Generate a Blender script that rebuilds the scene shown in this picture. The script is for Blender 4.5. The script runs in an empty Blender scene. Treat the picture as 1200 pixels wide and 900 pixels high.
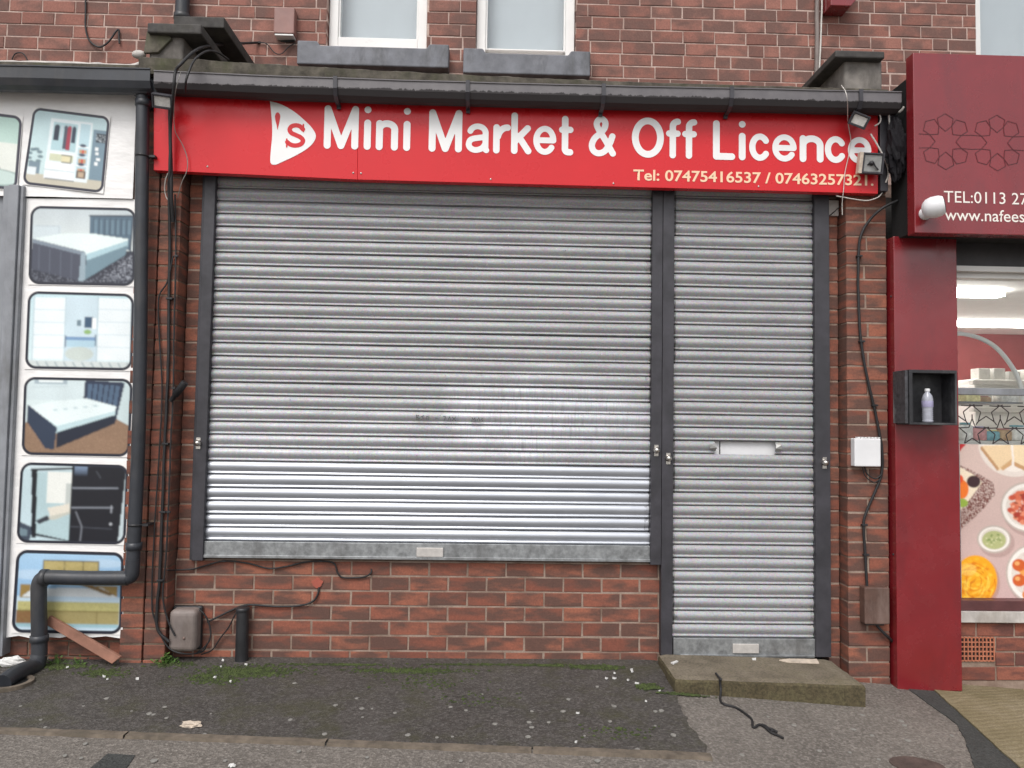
import bpy, bmesh, math, random
import numpy as np
from mathutils import Vector, Matrix, noise
random.seed(7); RNG = np.random.default_rng(7)
S = bpy.context.scene
COL = S.collection
R = math.radians

# ------------------------------------------------------------------ camera, world, sun, exposure
F, D, HC = 901.0, 4.4, 1.33
YAW, PITCH, ROLL = 0.0278313, 0.0486386, 0.0150749
fw = Vector((math.sin(YAW)*math.cos(PITCH), math.cos(YAW)*math.cos(PITCH), math.sin(PITCH)))
r0 = Vector((math.cos(YAW), -math.sin(YAW), 0)); u0 = r0.cross(fw)
rt = math.cos(ROLL)*r0 + math.sin(ROLL)*u0
up = -math.sin(ROLL)*r0 + math.cos(ROLL)*u0
cam = bpy.data.cameras.new('camera'); co = bpy.data.objects.new('camera', cam); COL.objects.link(co)
cam.sensor_width = 36; cam.lens = F/1200*36; cam.clip_start = .05; cam.clip_end = 2000
co.matrix_world = Matrix(((rt.x, up.x, -fw.x, 0), (rt.y, up.y, -fw.y, -D), (rt.z, up.z, -fw.z, HC), (0, 0, 0, 1)))
S.camera = co

SUN_EL, SUN_AZ = 52, 200          # overcast: soft light from high behind the camera
w = bpy.data.worlds.new('World'); S.world = w; w.use_nodes = True
nt = w.node_tree; bg = nt.nodes['Background']
sky = nt.nodes.new('ShaderNodeTexSky'); sky.sky_type = 'NISHITA'; sky.sun_disc = False
sky.sun_elevation = R(SUN_EL); sky.sun_rotation = R(SUN_AZ)
sky.dust_density = 3.0; sky.air_density = 1.0
hs = nt.nodes.new('ShaderNodeHueSaturation'); hs.inputs['Saturation'].default_value = .22
nt.links.new(sky.outputs[0], hs.inputs['Color']); nt.links.new(hs.outputs[0], bg.inputs[0])
bg.inputs[1].default_value = .13
sl = bpy.data.lights.new('sun', 'SUN'); so = bpy.data.objects.new('sun', sl); COL.objects.link(so)
sl.energy = .9; sl.angle = R(25); sl.color = (1, .96, .92)
az, el = R(SUN_AZ), R(SUN_EL)
sd = Vector((math.sin(az)*math.cos(el), math.cos(az)*math.cos(el), math.sin(el)))
so.rotation_euler = sd.to_track_quat('Z', 'Y').to_euler()
S.view_settings.view_transform = 'Standard'; S.view_settings.look = 'None'
S.view_settings.exposure = .66; S.view_settings.gamma = 1

# ------------------------------------------------------------------ pixel of the photo -> point on a real plane
def ray(x, y): return fw + rt*((x-600)/F) - up*((y-450)/F)
def at(x, y, Y=0.0):
    d = ray(x, y); t = (Y+D)/d.y
    return Vector((t*d.x, Y, HC+t*d.z))
def zg(x, y):                                   # the pavement: falls towards the road and to the right
    y = max(y, -6)
    return -.017 + .05*min(y, 0) - .07*min(max(x-.9, 0), 3)
def atG(x, y, dz=0):
    d = ray(x, y); z = 0.0
    for _ in range(20):
        t = (z-HC)/d.z; p = Vector((t*d.x, -D+t*d.y, z)); z = zg(p.x, p.y)+dz
    return p

# ------------------------------------------------------------------ object helpers
ORI = {}
def link(o): COL.objects.link(o); return o
def tag(o, label, cat, group=None, kind=None):
    if label: o['label'] = label
    if cat: o['category'] = cat
    if group: o['group'] = group
    if kind: o['kind'] = kind
    return o
def thing(name, label, cat, loc, group=None):
    o = link(bpy.data.objects.new(name, None)); o.location = loc; o.empty_display_size = .05
    ORI[o] = Vector(loc); return tag(o, label, cat, group)
class MB:
    def __init__(s): s.v = []; s.f = []; s.c = []; s.mi = []; s.sm = []
    def add(s, vs, fs, col=None, mi=0, smooth=False):
        b = len(s.v); s.v += [tuple(v) for v in vs]
        for f in fs:
            s.f.append([b+i for i in f]); s.c.append(col); s.mi.append(mi); s.sm.append(smooth)
    def box(s, x0, x1, y0, y1, z0, z1, col=None, mi=0, ch=0):
        if ch:   # chamfered front (towards -Y), arrises a little chipped
            J = lambda: random.uniform(-.0016, .0016)
            v = [(x0+ch+J(), y0, z0+ch+J()), (x1-ch+J(), y0, z0+ch+J()), (x1-ch+J(), y0, z1-ch+J()), (x0+ch+J(), y0, z1-ch+J())]
            v += [(x0+J(), y0+ch, z0+J()), (x1+J(), y0+ch, z0+J()), (x1+J(), y0+ch, z1+J()), (x0+J(), y0+ch, z1+J())]
            v += [(x0, y1, z0), (x1, y1, z0), (x1, y1, z1), (x0, y1, z1)]
            f = [(0, 1, 2, 3)]
            for a in (0, 4):
                for i in range(4): j = (i+1) % 4; f.append((a+4+i, a+4+j, a+j, a+i))
            f.append((11, 10, 9, 8)); s.add(v, f, col, mi); return
        v = [(x, y, z) for x in (x0, x1) for y in (y0, y1) for z in (z0, z1)]
        s.add(v, [(0, 1, 3, 2), (4, 6, 7, 5), (0, 4, 5, 1), (2, 3, 7, 6), (0, 2, 6, 4), (1, 5, 7, 3)], col, mi)
    def hexa(s, fr, bk, mi=0, col=None):        # two quads (front ring, back ring), same order
        v = list(fr)+list(bk); n = len(fr)
        s.add(v, [tuple(range(n))]+[tuple(range(2*n-1, n-1, -1))]+[(i+n, (i+1) % n+n, (i+1) % n, i) for i in range(n)], col, mi)
    def prism_xz(s, pts, y0, y1, mi=0):
        s.hexa([(x, y0, z) for x, z in pts], [(x, y1, z) for x, z in pts], mi)
    def tube(s, pts, r, n=10, mi=0, caps=True):
        pts = [Vector(p) for p in pts]; m = len(pts)
        rr = r if isinstance(r, (list, tuple)) else [r]*m
        T = [(pts[min(i+1, m-1)]-pts[max(i-1, 0)]).normalized() for i in range(m)]
        nrm = T[0].orthogonal().normalized(); V = []
        for i in range(m):
            nrm = (nrm - T[i]*nrm.dot(T[i]))
            if nrm.length < 1e-6: nrm = T[i].orthogonal()
            nrm.normalize(); b = T[i].cross(nrm)
            for k in range(n):
                a = 2*math.pi*k/n; V.append(pts[i]+(nrm*math.cos(a)+b*math.sin(a))*rr[i])
        Fs = [(i*n+k, i*n+(k+1) % n, (i+1)*n+(k+1) % n, (i+1)*n+k) for i in range(m-1) for k in range(n)]
        s.add(V, Fs, None, mi, True)
        if caps: s.add(V[:n], [tuple(range(n-1, -1, -1))], None, mi); s.add(V[-n:], [tuple(range(n))], None, mi)
    def lathe(s, prof, c, axis='Z', n=20, mi=0):
        c = Vector(c); V = []
        for r, h in prof:
            for k in range(n):
                a = 2*math.pi*k/n; x, y = r*math.cos(a), r*math.sin(a)
                V.append(c+(Vector((x, y, h)) if axis == 'Z' else Vector((x, -h, y)) if axis == 'Y' else Vector((h, x, y))))
        m = len(prof)
        s.add(V, [(i*n+k, i*n+(k+1) % n, (i+1)*n+(k+1) % n, (i+1)*n+k) for i in range(m-1) for k in range(n)], None, mi, True)
        s.add(V[:n], [tuple(range(n-1, -1, -1))], None, mi); s.add(V[-n:], [tuple(range(n))], None, mi)
    def sphere(s, c, r, n=14, mi=0, sc=(1, 1, 1)):
        pr = [(max(1e-4, math.sin(math.pi*i/n)), -math.cos(math.pi*i/n)) for i in range(n+1)]
        c = Vector(c); V = [c+Vector((a*r*sc[0]*math.cos(2*math.pi*k/n), a*r*sc[1]*math.sin(2*math.pi*k/n), h*r*sc[2])) for a, h in pr for k in range(n)]
        s.add(V, [(i*n+k, i*n+(k+1) % n, (i+1)*n+(k+1) % n, (i+1)*n+k) for i in range(n) for k in range(n)], None, mi, True)
    def build(s, name, mats, parent=None, bevel=0, seg=2, fix=True):
        if not isinstance(mats, (list, tuple)): mats = [mats]
        if parent is not None: off = ORI[parent]
        else:
            A = np.array(s.v); off = Vector(((A[:, 0].min()+A[:, 0].max())/2, (A[:, 1].min()+A[:, 1].max())/2, A[:, 2].min()))
        me = bpy.data.meshes.new(name)
        me.from_pydata([(x-off.x, y-off.y, z-off.z) for x, y, z in s.v], [], s.f)
        for m in mats: me.materials.append(m)
        me.polygons.foreach_set('material_index', s.mi); me.polygons.foreach_set('use_smooth', s.sm)
        if any(c is not None for c in s.c):
            ca = me.color_attributes.new('tone', 'FLOAT_COLOR', 'CORNER'); d = []
            for f, c in zip(s.f, s.c): d += list((c or (.5, .5, .5))+(1,))*len(f)
            ca.data.foreach_set('color', d)
        if fix:
            bm = bmesh.new(); bm.from_mesh(me); bmesh.ops.recalc_face_normals(bm, faces=bm.faces); bm.to_mesh(me); bm.free()
        o = link(bpy.data.objects.new(name, me)); ORI[o] = off
        if parent is not None: o.parent = parent
        else: o.location = off
        if bevel:
            b = o.modifiers.new('bevel', 'BEVEL'); b.width = bevel; b.segments = seg; b.limit_method = 'ANGLE'
        return o
def smooth_pts(P, k=6):
    P = [Vector(p) for p in P]; Q = [P[0]*2-P[1]]+P+[P[-1]*2-P[-2]]; out = []
    for i in range(1, len(Q)-2):
        a, b, c, d = Q[i-1:i+3]
        for j in range(k):
            t = j/k; out.append(.5*((2*b)+(c-a)*t+(2*a-5*b+4*c-d)*t*t+(3*b-a-3*c+d)*t**3))
    out.append(P[-1]); return out

# ------------------------------------------------------------------ materials
def sr(r, g, b):
    f = lambda c: (c/255/12.92 if c/255 <= .04045 else ((c/255+.055)/1.055)**2.4)
    return (f(r), f(g), f(b))
class N:
    def __init__(s, name):
        s.m = bpy.data.materials.new(name); s.m.use_nodes = True; s.t = s.m.node_tree; s.p = s.t.nodes['Principled BSDF']
        s.out = s.t.nodes['Material Output']
    def n(s, typ, **k):
        a = s.t.nodes.new('ShaderNode'+typ)
        for q, v in k.items():
            if q in ('operation', 'data_type', 'blend_type', 'feature', 'wave_type', 'bands_direction', 'attribute_name', 'distance'): setattr(a, q, v)
        return a
    def l(s, a, b): s.t.links.new(a, b)
    def co(s, scale=(1, 1, 1), rot=(0, 0, 0), loc=None):
        c = s.n('TexCoord'); m = s.n('Mapping'); m.inputs['Scale'].default_value = scale; m.inputs['Rotation'].default_value = rot
        s.l(c.outputs['Object'], m.inputs['Vector']); return m.outputs[0]
    def noise(s, vec, scale, detail=4, rough=.6):
        a = s.n('TexNoise'); a.inputs['Scale'].default_value = scale; a.inputs['Detail'].default_value = detail; a.inputs['Roughness'].default_value = rough
        if vec is not None: s.l(vec, a.inputs['Vector'])
        return a.outputs['Fac']
    def ramp(s, fac, stops):
        a = s.n('ValToRGB'); e = a.color_ramp.elements
        while len(e) > 1: e.remove(e[-1])
        for i, (p, c) in enumerate(stops):
            q = e[0] if i == 0 else e.new(p)
            q.position = p; q.color = (*c, 1) if isinstance(c, (tuple, list)) else (c, c, c, 1)
        s.l(fac, a.inputs[0]); return a.outputs[0]
    def mix(s, fac, a, b, bt='MIX'):
        m = s.n('Mix', data_type='RGBA', blend_type=bt)
        for v, i in ((fac, 0), (a, 6), (b, 7)):
            if isinstance(v, (int, float)): m.inputs[i].default_value = v if i == 0 else (v, v, v, 1)
            elif isinstance(v, tuple): m.inputs[i].default_value = (*v, 1)
            else: s.l(v, m.inputs[i])
        return m.outputs[2]
    def math(s, op, a, b=None):
        m = s.n('Math', operation=op)
        for v, i in ((a, 0), (b, 1)):
            if v is None: continue
            if isinstance(v, (int, float)): m.inputs[i].default_value = v
            else: s.l(v, m.inputs[i])
        return m.outputs[0]
    def set(s, **k):
        for q, v in k.items():
            i = s.p.inputs[{'color': 'Base Color', 'rough': 'Roughness', 'metal': 'Metallic', 'spec': 'Specular IOR Level', 'coat': 'Coat Weight'}.get(q, q)]
            if isinstance(v, (int, float)): i.default_value = v
            elif isinstance(v, tuple): i.default_value = (*v, 1)
            else: s.l(v, i)
        return s
    def bump(s, h, st=.3, d=.01):
        b = s.n('Bump'); b.inputs['Strength'].default_value = st; b.inputs['Distance'].default_value = d
        s.l(h, b.inputs['Height']); s.l(b.outputs[0], s.p.inputs['Normal'])
def simple(name, col, rough=.5, metal=0, var=.25, vs=9, bump=.1, bs=120, dirt=None, spec=.5, coat=0):
    m = N(name); c = m.co(); f = m.noise(c, vs, 6)
    lo = tuple(x*(1-var) for x in col); hi = tuple(min(1, x*(1+var)) for x in col)
    b = m.ramp(f, [(.3, lo), (.7, hi)])
    if dirt:
        g = m.ramp(m.noise(m.co((1, 1, .35)), 5, 8, .7), [(.5, 0.), (.72, 1.)])
        b = m.mix(g, b, dirt)
    m.set(color=b, rough=m.ramp(m.noise(c, vs*2.3, 4), [(.3, max(.02, rough-.1)), (.7, min(1, rough+.1))]), metal=metal, spec=spec, coat=coat)
    if bump: m.bump(m.noise(c, bs, 3), bump, .002)
    return m.m
def brick_mat(name, stops, dark, amount, diag=True, bloom=.12):
    m = N(name); at_ = m.n('Attribute', attribute_name='tone'); sp = m.n('SeparateColor'); m.l(at_.outputs['Color'], sp.inputs[0])
    base = m.ramp(sp.outputs[0], stops)
    c = m.n('TexCoord').outputs['Object']
    cb = m.n('CombineXYZ'); 
    o1 = m.math('MULTIPLY', sp.outputs[1], 40.); m.l(o1, cb.inputs[0]); m.l(o1, cb.inputs[1]); m.l(m.math('MULTIPLY', sp.outputs[2], 23.), cb.inputs[2])
    va = m.n('VectorMath', operation='ADD'); m.l(c, va.inputs[0]); m.l(cb.outputs[0], va.inputs[1])
    mp = m.n('Mapping'); mp.inputs['Rotation'].default_value = (0, R(35 if diag else 0), 0); mp.inputs['Scale'].default_value = (1, 1, 3.2) if diag else (1, 1, 1.5)
    m.l(va.outputs[0], mp.inputs['Vector'])
    msk = m.ramp(m.noise(mp.outputs[0], 5.5, 3, .5), [(.49-.10*amount, 0.), (.59, .9)])
    col = m.mix(msk, base, dark)
    fine = m.noise(va.outputs[0], 90, 5, .7)
    col = m.mix(m.ramp(fine, [(.35, .35), (.7, 0.)]), col, (.05, .03, .028))
    # lime bloom and soot patches on the brick itself
    col = m.mix(m.ramp(m.noise(va.outputs[0], 14, 6, .75), [(.6, 0.), (.8, bloom)]), col, (.5, .36, .3))
    m.set(color=col, rough=.82, spec=.25)
    m.bump(m.mix(.4, fine, m.noise(c, 28, 4)), .5, .004)
    return m.m
def mortar_mat(name, a, b):
    m = N(name); c = m.co(); f = m.noise(c, 6, 6, .7)
    col = m.ramp(f, [(.35, b), (.6, a)])
    col = m.mix(m.ramp(m.noise(c, 120, 3), [(.4, .4), (.7, 0.)]), col, b)
    m.set(color=col, rough=.9, spec=.2); m.bump(m.noise(c, 160, 4), .5, .003); return m.m

M = {}
M['brick_low'] = brick_mat('brindled_brick', [(0, (.23, .082, .055)), (.45, (.305, .105, .068)), (1, (.37, .138, .085))], (.12, .070, .056), 1.0)
M['brick_up'] = brick_mat('old_red_brick', [(0, (.23, .105, .083)), (.5, (.315, .137, .105)), (1, (.38, .175, .135))], (.17, .098, .082), .8, diag=False, bloom=.2)
M['brick_right'] = brick_mat('neighbour_brick', [(0, (.24, .08, .055)), (1, (.33, .12, .08))], (.14, .06, .05), .4)
M['mortar'] = mortar_mat('pale_mortar', (.37, .285, .23), (.19, .13, .10))
M['mortar_up'] = mortar_mat('pink_mortar', (.60, .47, .41), (.34, .235, .20))
M['mortar_dark'] = mortar_mat('sooty_mortar', (.26, .19, .14), (.09, .065, .05))
M['stone_sill'] = simple('slate_painted_sill', (.15, .155, .175), .6, var=.35, vs=7, bump=.3, bs=60, dirt=(.06, .06, .062))
M['roof_edge'] = simple('mossy_felt', (.10, .088, .07), .95, var=.6, vs=14, bump=1, bs=55, dirt=(.07, .075, .035))
M['render'] = simple('grey_render', (.17, .155, .14), .9, var=.4, vs=11, bump=.8, bs=60, dirt=(.07, .062, .055))
M['lead'] = simple('dark_lead_cap', (.042, .038, .035), .75, var=.45, vs=10, bump=.6, bs=50, dirt=(.08, .075, .06))
M['upvc'] = simple('white_upvc', (.78, .77, .75), .35, var=.05, vs=4, bump=0)
M['black'] = simple('black_plastic', (.018, .018, .02), .5, var=.4, vs=12, bump=.15)
M['pipe'] = simple('dark_slate_pipe', (.030, .033, .040), .42, var=.3, vs=6, bump=.1, dirt=(.055, .052, .05))
M['cable'] = simple('black_cable', (.015, .014, .015), .6, var=.3, bump=0)
M['wcable'] = simple('white_cable', (.55, .52, .48), .5, var=.2, bump=0)
M['guide'] = simple('charcoal_steel', (.038, .036, .043), .5, var=.4, vs=8, bump=.2, bs=80, dirt=(.03, .03, .034))
M['chrome'] = simple('worn_chrome', (.6, .57, .53), .3, 1, var=.25, vs=40, bump=.2)
M['rail'] = simple('galvanised_rail', (.30, .31, .315), .45, .6, var=.35, vs=30, bump=.1, dirt=(.16, .16, .16))
M['handle'] = simple('bare_steel_tab', (.55, .52, .49), .5, .3, var=.15, vs=20, bump=0)
M['red_sign'] = simple('red_sign_sheet', (.60, .018, .024), .3, var=.05, vs=2, bump=0, spec=.35)
M['white_vinyl'] = simple('white_vinyl', (.82, .81, .8), .35, var=.03, vs=6, bump=0)
M['peach_vinyl'] = simple('peach_vinyl', (.86, .60, .40), .35, var=.03, vs=6, bump=0)
M['maroon'] = simple('maroon_sheet', (.20, .013, .018), .24, var=.12, vs=3, bump=0, spec=.8, dirt=(.15, .014, .019))
M['maroon_line'] = simple('engraved_line', (.075, .006, .01), .6, var=.1, bump=0)
M['cream_vinyl'] = simple('cream_vinyl', (.82, .76, .7), .4, var=.03, bump=0)
M['print_dark'] = simple('dark_void', (.01, .01, .01), .8, var=.2, bump=0)
M['grey_metal'] = simple('grey_painted_metal', (.24, .25, .27), .45, var=.2, vs=5, bump=.1, dirt=(.13, .13, .13))
M['meter'] = simple('taupe_meter_box', (.20, .165, .15), .6, var=.25, vs=9, bump=.15, dirt=(.10, .075, .06))
M['brownbox'] = simple('brown_plastic_box', (.10, .055, .042), .5, var=.3, vs=12, bump=.2, dirt=(.2, .14, .12))
M['alarm'] = simple('faded_pink_brown', (.27, .14, .12), .5, var=.15, vs=8, bump=0)
M['whitebox'] = simple('white_abs', (.72, .72, .73), .4, var=.06, vs=6, bump=0)
M['wood'] = simple('weathered_board', (.26, .125, .085), .7, var=.35, vs=9, bump=.3, bs=70)
M['terracotta'] = simple('terracotta', (.42, .15, .085), .85, var=.2, vs=20, bump=.4)
M['sill_white'] = simple('dirty_white_paint', (.5, .47, .44), .6, var=.25, vs=10, bump=.2, dirt=(.3, .26, .22))
M['led'] = simple('lamp_face', (.62, .6, .57), .3, var=.2, vs=30, bump=0)
M['silver'] = simple('silver_reflector', (.30, .30, .29), .45, .4, var=.3, vs=20, bump=0)
M['paper'] = simple('white_litter', (.62, .61, .59), .6, var=.12, vs=30, bump=.3)
M['card'] = simple('torn_card', (.5, .42, .34), .9, var=.25, vs=30, bump=.3)
M['gum'] = simple('trodden_gum', (.235, .225, .205), .8, var=.25, vs=40, bump=.2)
M['kerb'] = simple('concrete_edging', (.135, .108, .082), .9, var=.4, vs=16, bump=.9, bs=90, dirt=(.09, .075, .055))
M['blind'] = simple('grey_blind', (.58, .60, .635), .8, var=.03, vs=3, bump=0)
M['room_dark'] = simple('dim_room', (.12, .12, .12), .9, bump=0)
M['room_white'] = simple('white_plaster', (.72, .7, .67), .8, var=.05, bump=0)
M['room_red'] = simple('red_paint', (.32, .05, .05), .6, var=.1, bump=0)
M['counter'] = simple('counter_laminate', (.55, .53, .5), .3, var=.1, bump=0)
M['leaf'] = simple('weed_leaf', (.09, .17, .035), .6, var=.5, vs=40, bump=0)
M['moss'] = simple('moss', (.042, .058, .014), .95, var=.6, vs=30, bump=1, bs=200)
M['water'] = None

def glass(name, tint=(1, 1, 1), refl=1.0):
    m = N(name); m.t.nodes.remove(m.p)
    tr = m.n('BsdfTransparent'); tr.inputs[0].default_value = (*tint, 1)
    gl = m.n('BsdfGlossy'); gl.inputs['Roughness'].default_value = .01
    fr = m.n('Fresnel'); fr.inputs[0].default_value = 1.5
    ms = m.n('MixShader'); ge = m.n('NewGeometry'); m.l(m.math('MULTIPLY', m.math('MULTIPLY', fr.outputs[0], refl), m.math('SUBTRACT', 1., ge.outputs['Backfacing'])), ms.inputs[0]); m.l(tr.outputs[0], ms.inputs[1]); m.l(gl.outputs[0], ms.inputs[2])
    m.l(ms.outputs[0], m.out.inputs[0]); return m.m
M['glass'] = glass('window_glass', (.93, .95, .95), 1.6)
M['thin_glass'] = glass('counter_glass', (.97, .98, .98), .5)
M['water'] = glass('clear_bottle', (.85, .9, .95), 3)
def emit(name, col, st):
    m = N(name); m.set(color=(.8, .8, .8)); m.p.inputs['Emission Color'].default_value = (*col, 1); m.p.inputs['Emission Strength'].default_value = st; return m.m
M['strip'] = emit('strip_light', (1, .97, .92), 20)

def shutter_mat(name, old, glare_patch=True):
    m = N(name); c = m.co()
    at_ = m.n('Attribute', attribute_name='tone'); sp = m.n('SeparateColor'); m.l(at_.outputs['Color'], sp.inputs[0])
    cc = m.n('TexCoord').outputs['Object']; cb = m.n('CombineXYZ'); m.l(m.math('MULTIPLY', sp.outputs[0], 31.), cb.inputs[0]); m.l(m.math('MULTIPLY', sp.outputs[0], 17.), cb.inputs[1])
    va = m.n('VectorMath', operation='ADD'); m.l(cc, va.inputs[0]); m.l(cb.outputs[0], va.inputs[1])
    def mapped(sc):
        mp = m.n('Mapping'); mp.inputs['Scale'].default_value = sc; m.l(va.outputs[0], mp.inputs['Vector']); return mp.outputs[0]
    spangle = m.n('TexVoronoi'); spangle.inputs['Scale'].default_value = 130; m.l(cc, spangle.inputs['Vector'])
    if old:
        col = m.ramp(m.noise(mapped((.5, 1, 2.5)), 6, 6, .65), [(.32, (.275, .275, .284)), (.65, (.34, .34, .348))])
        sx = m.n('SeparateXYZ'); m.l(c, sx.inputs[0])          # sky glare painted as one broad paler patch, right of the middle, ragged outline
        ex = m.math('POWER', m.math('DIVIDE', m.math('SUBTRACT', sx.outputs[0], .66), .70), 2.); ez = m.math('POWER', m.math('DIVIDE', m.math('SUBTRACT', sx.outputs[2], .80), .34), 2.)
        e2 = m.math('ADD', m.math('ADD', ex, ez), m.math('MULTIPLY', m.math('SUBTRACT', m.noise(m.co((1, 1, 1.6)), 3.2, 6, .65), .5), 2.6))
        glare = m.ramp(e2, [(.05, .95), (1.0, 0.)])
        low = m.ramp(m.math('ADD', sx.outputs[2], m.math('MULTIPLY', m.math('SUBTRACT', m.noise(m.co((1, 1, 2)), 2.5, 6, .65), .5), .8)), [(.55, .5), (1.0, 0.)])  # paler sheen painted in towards the bottom of the curtain
        glare = m.math('MAXIMUM', glare, low) if glare_patch else m.math('MULTIPLY', low, .35)
        col = m.mix(m.math('MULTIPLY', glare, .7), col, (.54, .55, .59))
        col = m.mix(.10, col, spangle.outputs['Color'])
        st = m.ramp(m.noise(mapped((34, 1, 2)), 3, 4, .6), [(.50, 0.), (.75, .6)])      # rain streaks
        col = m.mix(m.math('MULTIPLY', st, m.math('MULTIPLY', glare, .8)), col, (.16, .16, .18))
        sm = m.ramp(m.noise(mapped((1.2, 1, 9)), 4.2, 6, .7), [(.64, 0.), (.78, .6)])          # smudges along a slat
        col = m.mix(sm, col, (.15, .148, .152))
        sp2 = m.ramp(m.noise(mapped((1, 1, 1)), 60, 2, .5), [(.72, 0.), (.77, .7)])
        col = m.mix(sp2, col, (.09, .09, .09))
        sp3 = m.ramp(m.noise(mapped((1, 1, 1)), 75, 2, .5), [(.74, 0.), (.78, .6)])
        col = m.mix(sp3, col, (.75, .74, .70))
        m.set(color=col, rough=m.mix(glare, m.ramp(m.noise(mapped((1, 1, 2)), 7, 5), [(.3, .52), (.7, .64)]), .40), metal=.30)
    else:
        col = m.ramp(m.noise(mapped((.6, 1, 2)), 7, 4), [(.3, (.43, .45, .49)), (.7, (.49, .51, .55))])
        m.set(color=col, rough=m.ramp(m.noise(mapped((.5, 1, 6)), 7, 5), [(.3, .29), (.7, .38)]), metal=.5)
    # worn grease where the slat ends run in the guides (second channel = distance from the ends)
    g = m.math('ADD', sp.outputs[1], m.math('MULTIPLY', m.math('SUBTRACT', m.noise(mapped((1, 1, 1)), 38, 4, .7), .5), .9))
    col2 = m.mix(m.ramp(g, [(.55, 0.), (.8, .85)]), col, (.05, .048, .048)); m.l(col2, m.p.inputs['Base Color'])
    m.bump(m.noise(mapped((1, 1, .4)), 45, 3), .06, .002)
    return m.m
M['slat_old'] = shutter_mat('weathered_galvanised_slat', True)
M['slat_door'] = shutter_mat('weathered_door_slat', True, False)
M['slat_new'] = shutter_mat('bright_new_slat', False)

def tarmac(name, base, light, moss=0.0, seed=0., speck=.5):
    m = N(name); c = m.co()
    v = m.n('TexVoronoi'); v.inputs['Scale'].default_value = 95; m.l(c, v.inputs['Vector'])
    sp = m.n('SeparateColor'); m.l(v.outputs['Color'], sp.inputs[0])
    col = m.mix(m.ramp(m.noise(c, 2.3, 6, .6), [(.3, 0.), (.7, 1.)]), tuple(b*.72 for b in base), tuple(b*1.2 for b in base))
    col = m.mix(m.ramp(sp.outputs[0], [(.35, 0.), (1., speck)]), col, light)
    col = m.mix(m.ramp(m.noise(c, 70, 5, .7), [(.35, .6), (.6, 0.)]), col, tuple(b*.35 for b in base))
    if moss:
        mm = m.ramp(m.noise(c, 3.6, 8, .75), [(.58-.06*moss, 0.), (.70, .8)])
        col = m.mix(mm, col, (.052, .050, .022))
    col = m.mix(m.ramp(m.noise(c, 260, 2), [(.72, 0.), (.78, .3)]), col, (.42, .40, .37))
    wet = m.noise(c, 1.7, 5)
    m.set(color=col, rough=m.ramp(wet, [(.35, .62), (.65, .85)]), spec=.4)
    hb = m.mix(.5, v.outputs['Distance'], m.noise(c, 90, 5)); m.bump(hb, .9, .008); return m.m
M['tarmac'] = tarmac('worn_pinkish_tarmac', (.165, .145, .126), (.37, .335, .30), speck=.5)
M['tarmac_dark'] = tarmac('dark_mossy_tarmac', (.066, .058, .052), (.19, .175, .165), moss=1.4, speck=.5)
M['tarmac_black'] = tarmac('black_patch', (.048, .05, .047), (.10, .10, .10), speck=.3)
M['apron'] = None
def apron():
    m = N('algae_concrete'); c = m.co()
    col = m.ramp(m.noise(c, 3, 7, .65), [(.3, (.17, .14, .075)), (.5, (.25, .205, .125)), (.7, (.32, .27, .185))])
    wv = m.n('TexWave', wave_type='BANDS'); wv.inputs['Scale'].default_value = 9; wv.inputs['Distortion'].default_value = 5; wv.inputs['Detail'].default_value = 3
    mp = m.co((1, 1, 1), (0, 0, R(72))); m.l(mp, wv.inputs['Vector'])
    col = m.mix(m.ramp(wv.outputs['Fac'], [(.15, .22), (.6, 0.)]), col, (.13, .10, .05))
    col = m.mix(m.ramp(m.noise(c, 130, 4), [(.4, .5), (.65, 0.)]), col, (.08, .065, .03))
    m.set(color=col, rough=.88, spec=.3); m.bump(m.mix(.5, wv.outputs['Fac'], m.noise(c, 120, 4)), .5, .006); return m.m
M['apron'] = apron()
def stepmat():
    m = N('mossy_concrete_step'); c = m.co()
    col = m.ramp(m.noise(c, 4, 7, .65), [(.3, (.12, .10, .072)), (.5, (.18, .15, .112)), (.72, (.24, .205, .155))])
    col = m.mix(m.ramp(m.noise(c, 2.2, 6, .7), [(.47, 0.), (.66, .45)]), col, (.105, .092, .038))
    col = m.mix(m.ramp(m.noise(c, 90, 4), [(.34, .45), (.55, 0.)]), col, (.03, .028, .02))
    m.set(color=col, rough=.92, spec=.25); m.bump(m.mix(.5, m.noise(c, 110, 4), m.noise(c, 18, 4)), .8, .008); return m.m
M['step'] = stepmat()

def gutter_mat():
    m = N('wet_grey_gutter'); c = m.n('TexCoord').outputs['Object']; s = m.n('SeparateXYZ'); m.l(c, s.inputs[0])
    # grime with a ragged upper edge clings to the lower half of the gutter face
    e = m.math('ADD', s.outputs[2], m.math('MULTIPLY', m.math('SUBTRACT', m.noise(m.co((1, 1, .15)), 28, 5, .75), .5), .05))
    k = m.ramp(e, [(.047, 1.), (.051, 0.)])
    base = m.ramp(m.noise(c, 9, 5), [(.3, (.10, .092, .098)), (.7, (.15, .138, .142))])
    m.set(color=m.mix(k, base, (.03, .026, .027)), rough=m.mix(k, .42, .8)); m.bump(m.noise(c, 90, 4), .2, .003); return m.m
M['gutter'] = gutter_mat()
def vinyl_banner():
    m = N('wrinkled_white_banner'); c = m.co((1, 1, 1), (0, R(25), 0))
    col = m.ramp(m.noise(c, 5, 6), [(.3, (.80, .785, .77)), (.6, (.88, .87, .855))])
    m.set(color=col, rough=.42); m.bump(m.noise(m.co((1, 1, 2.5), (0, R(20), 0)), 7, 3, .5), .35, .02); return m.m
M['banner'] = vinyl_banner()
def printed(name, rough=.35):
    m = N(name); a = m.n('Attribute', attribute_name='ink'); m.set(color=a.outputs['Color'], rough=rough); return m.m
M['print'] = printed('printed_vinyl')

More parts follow.
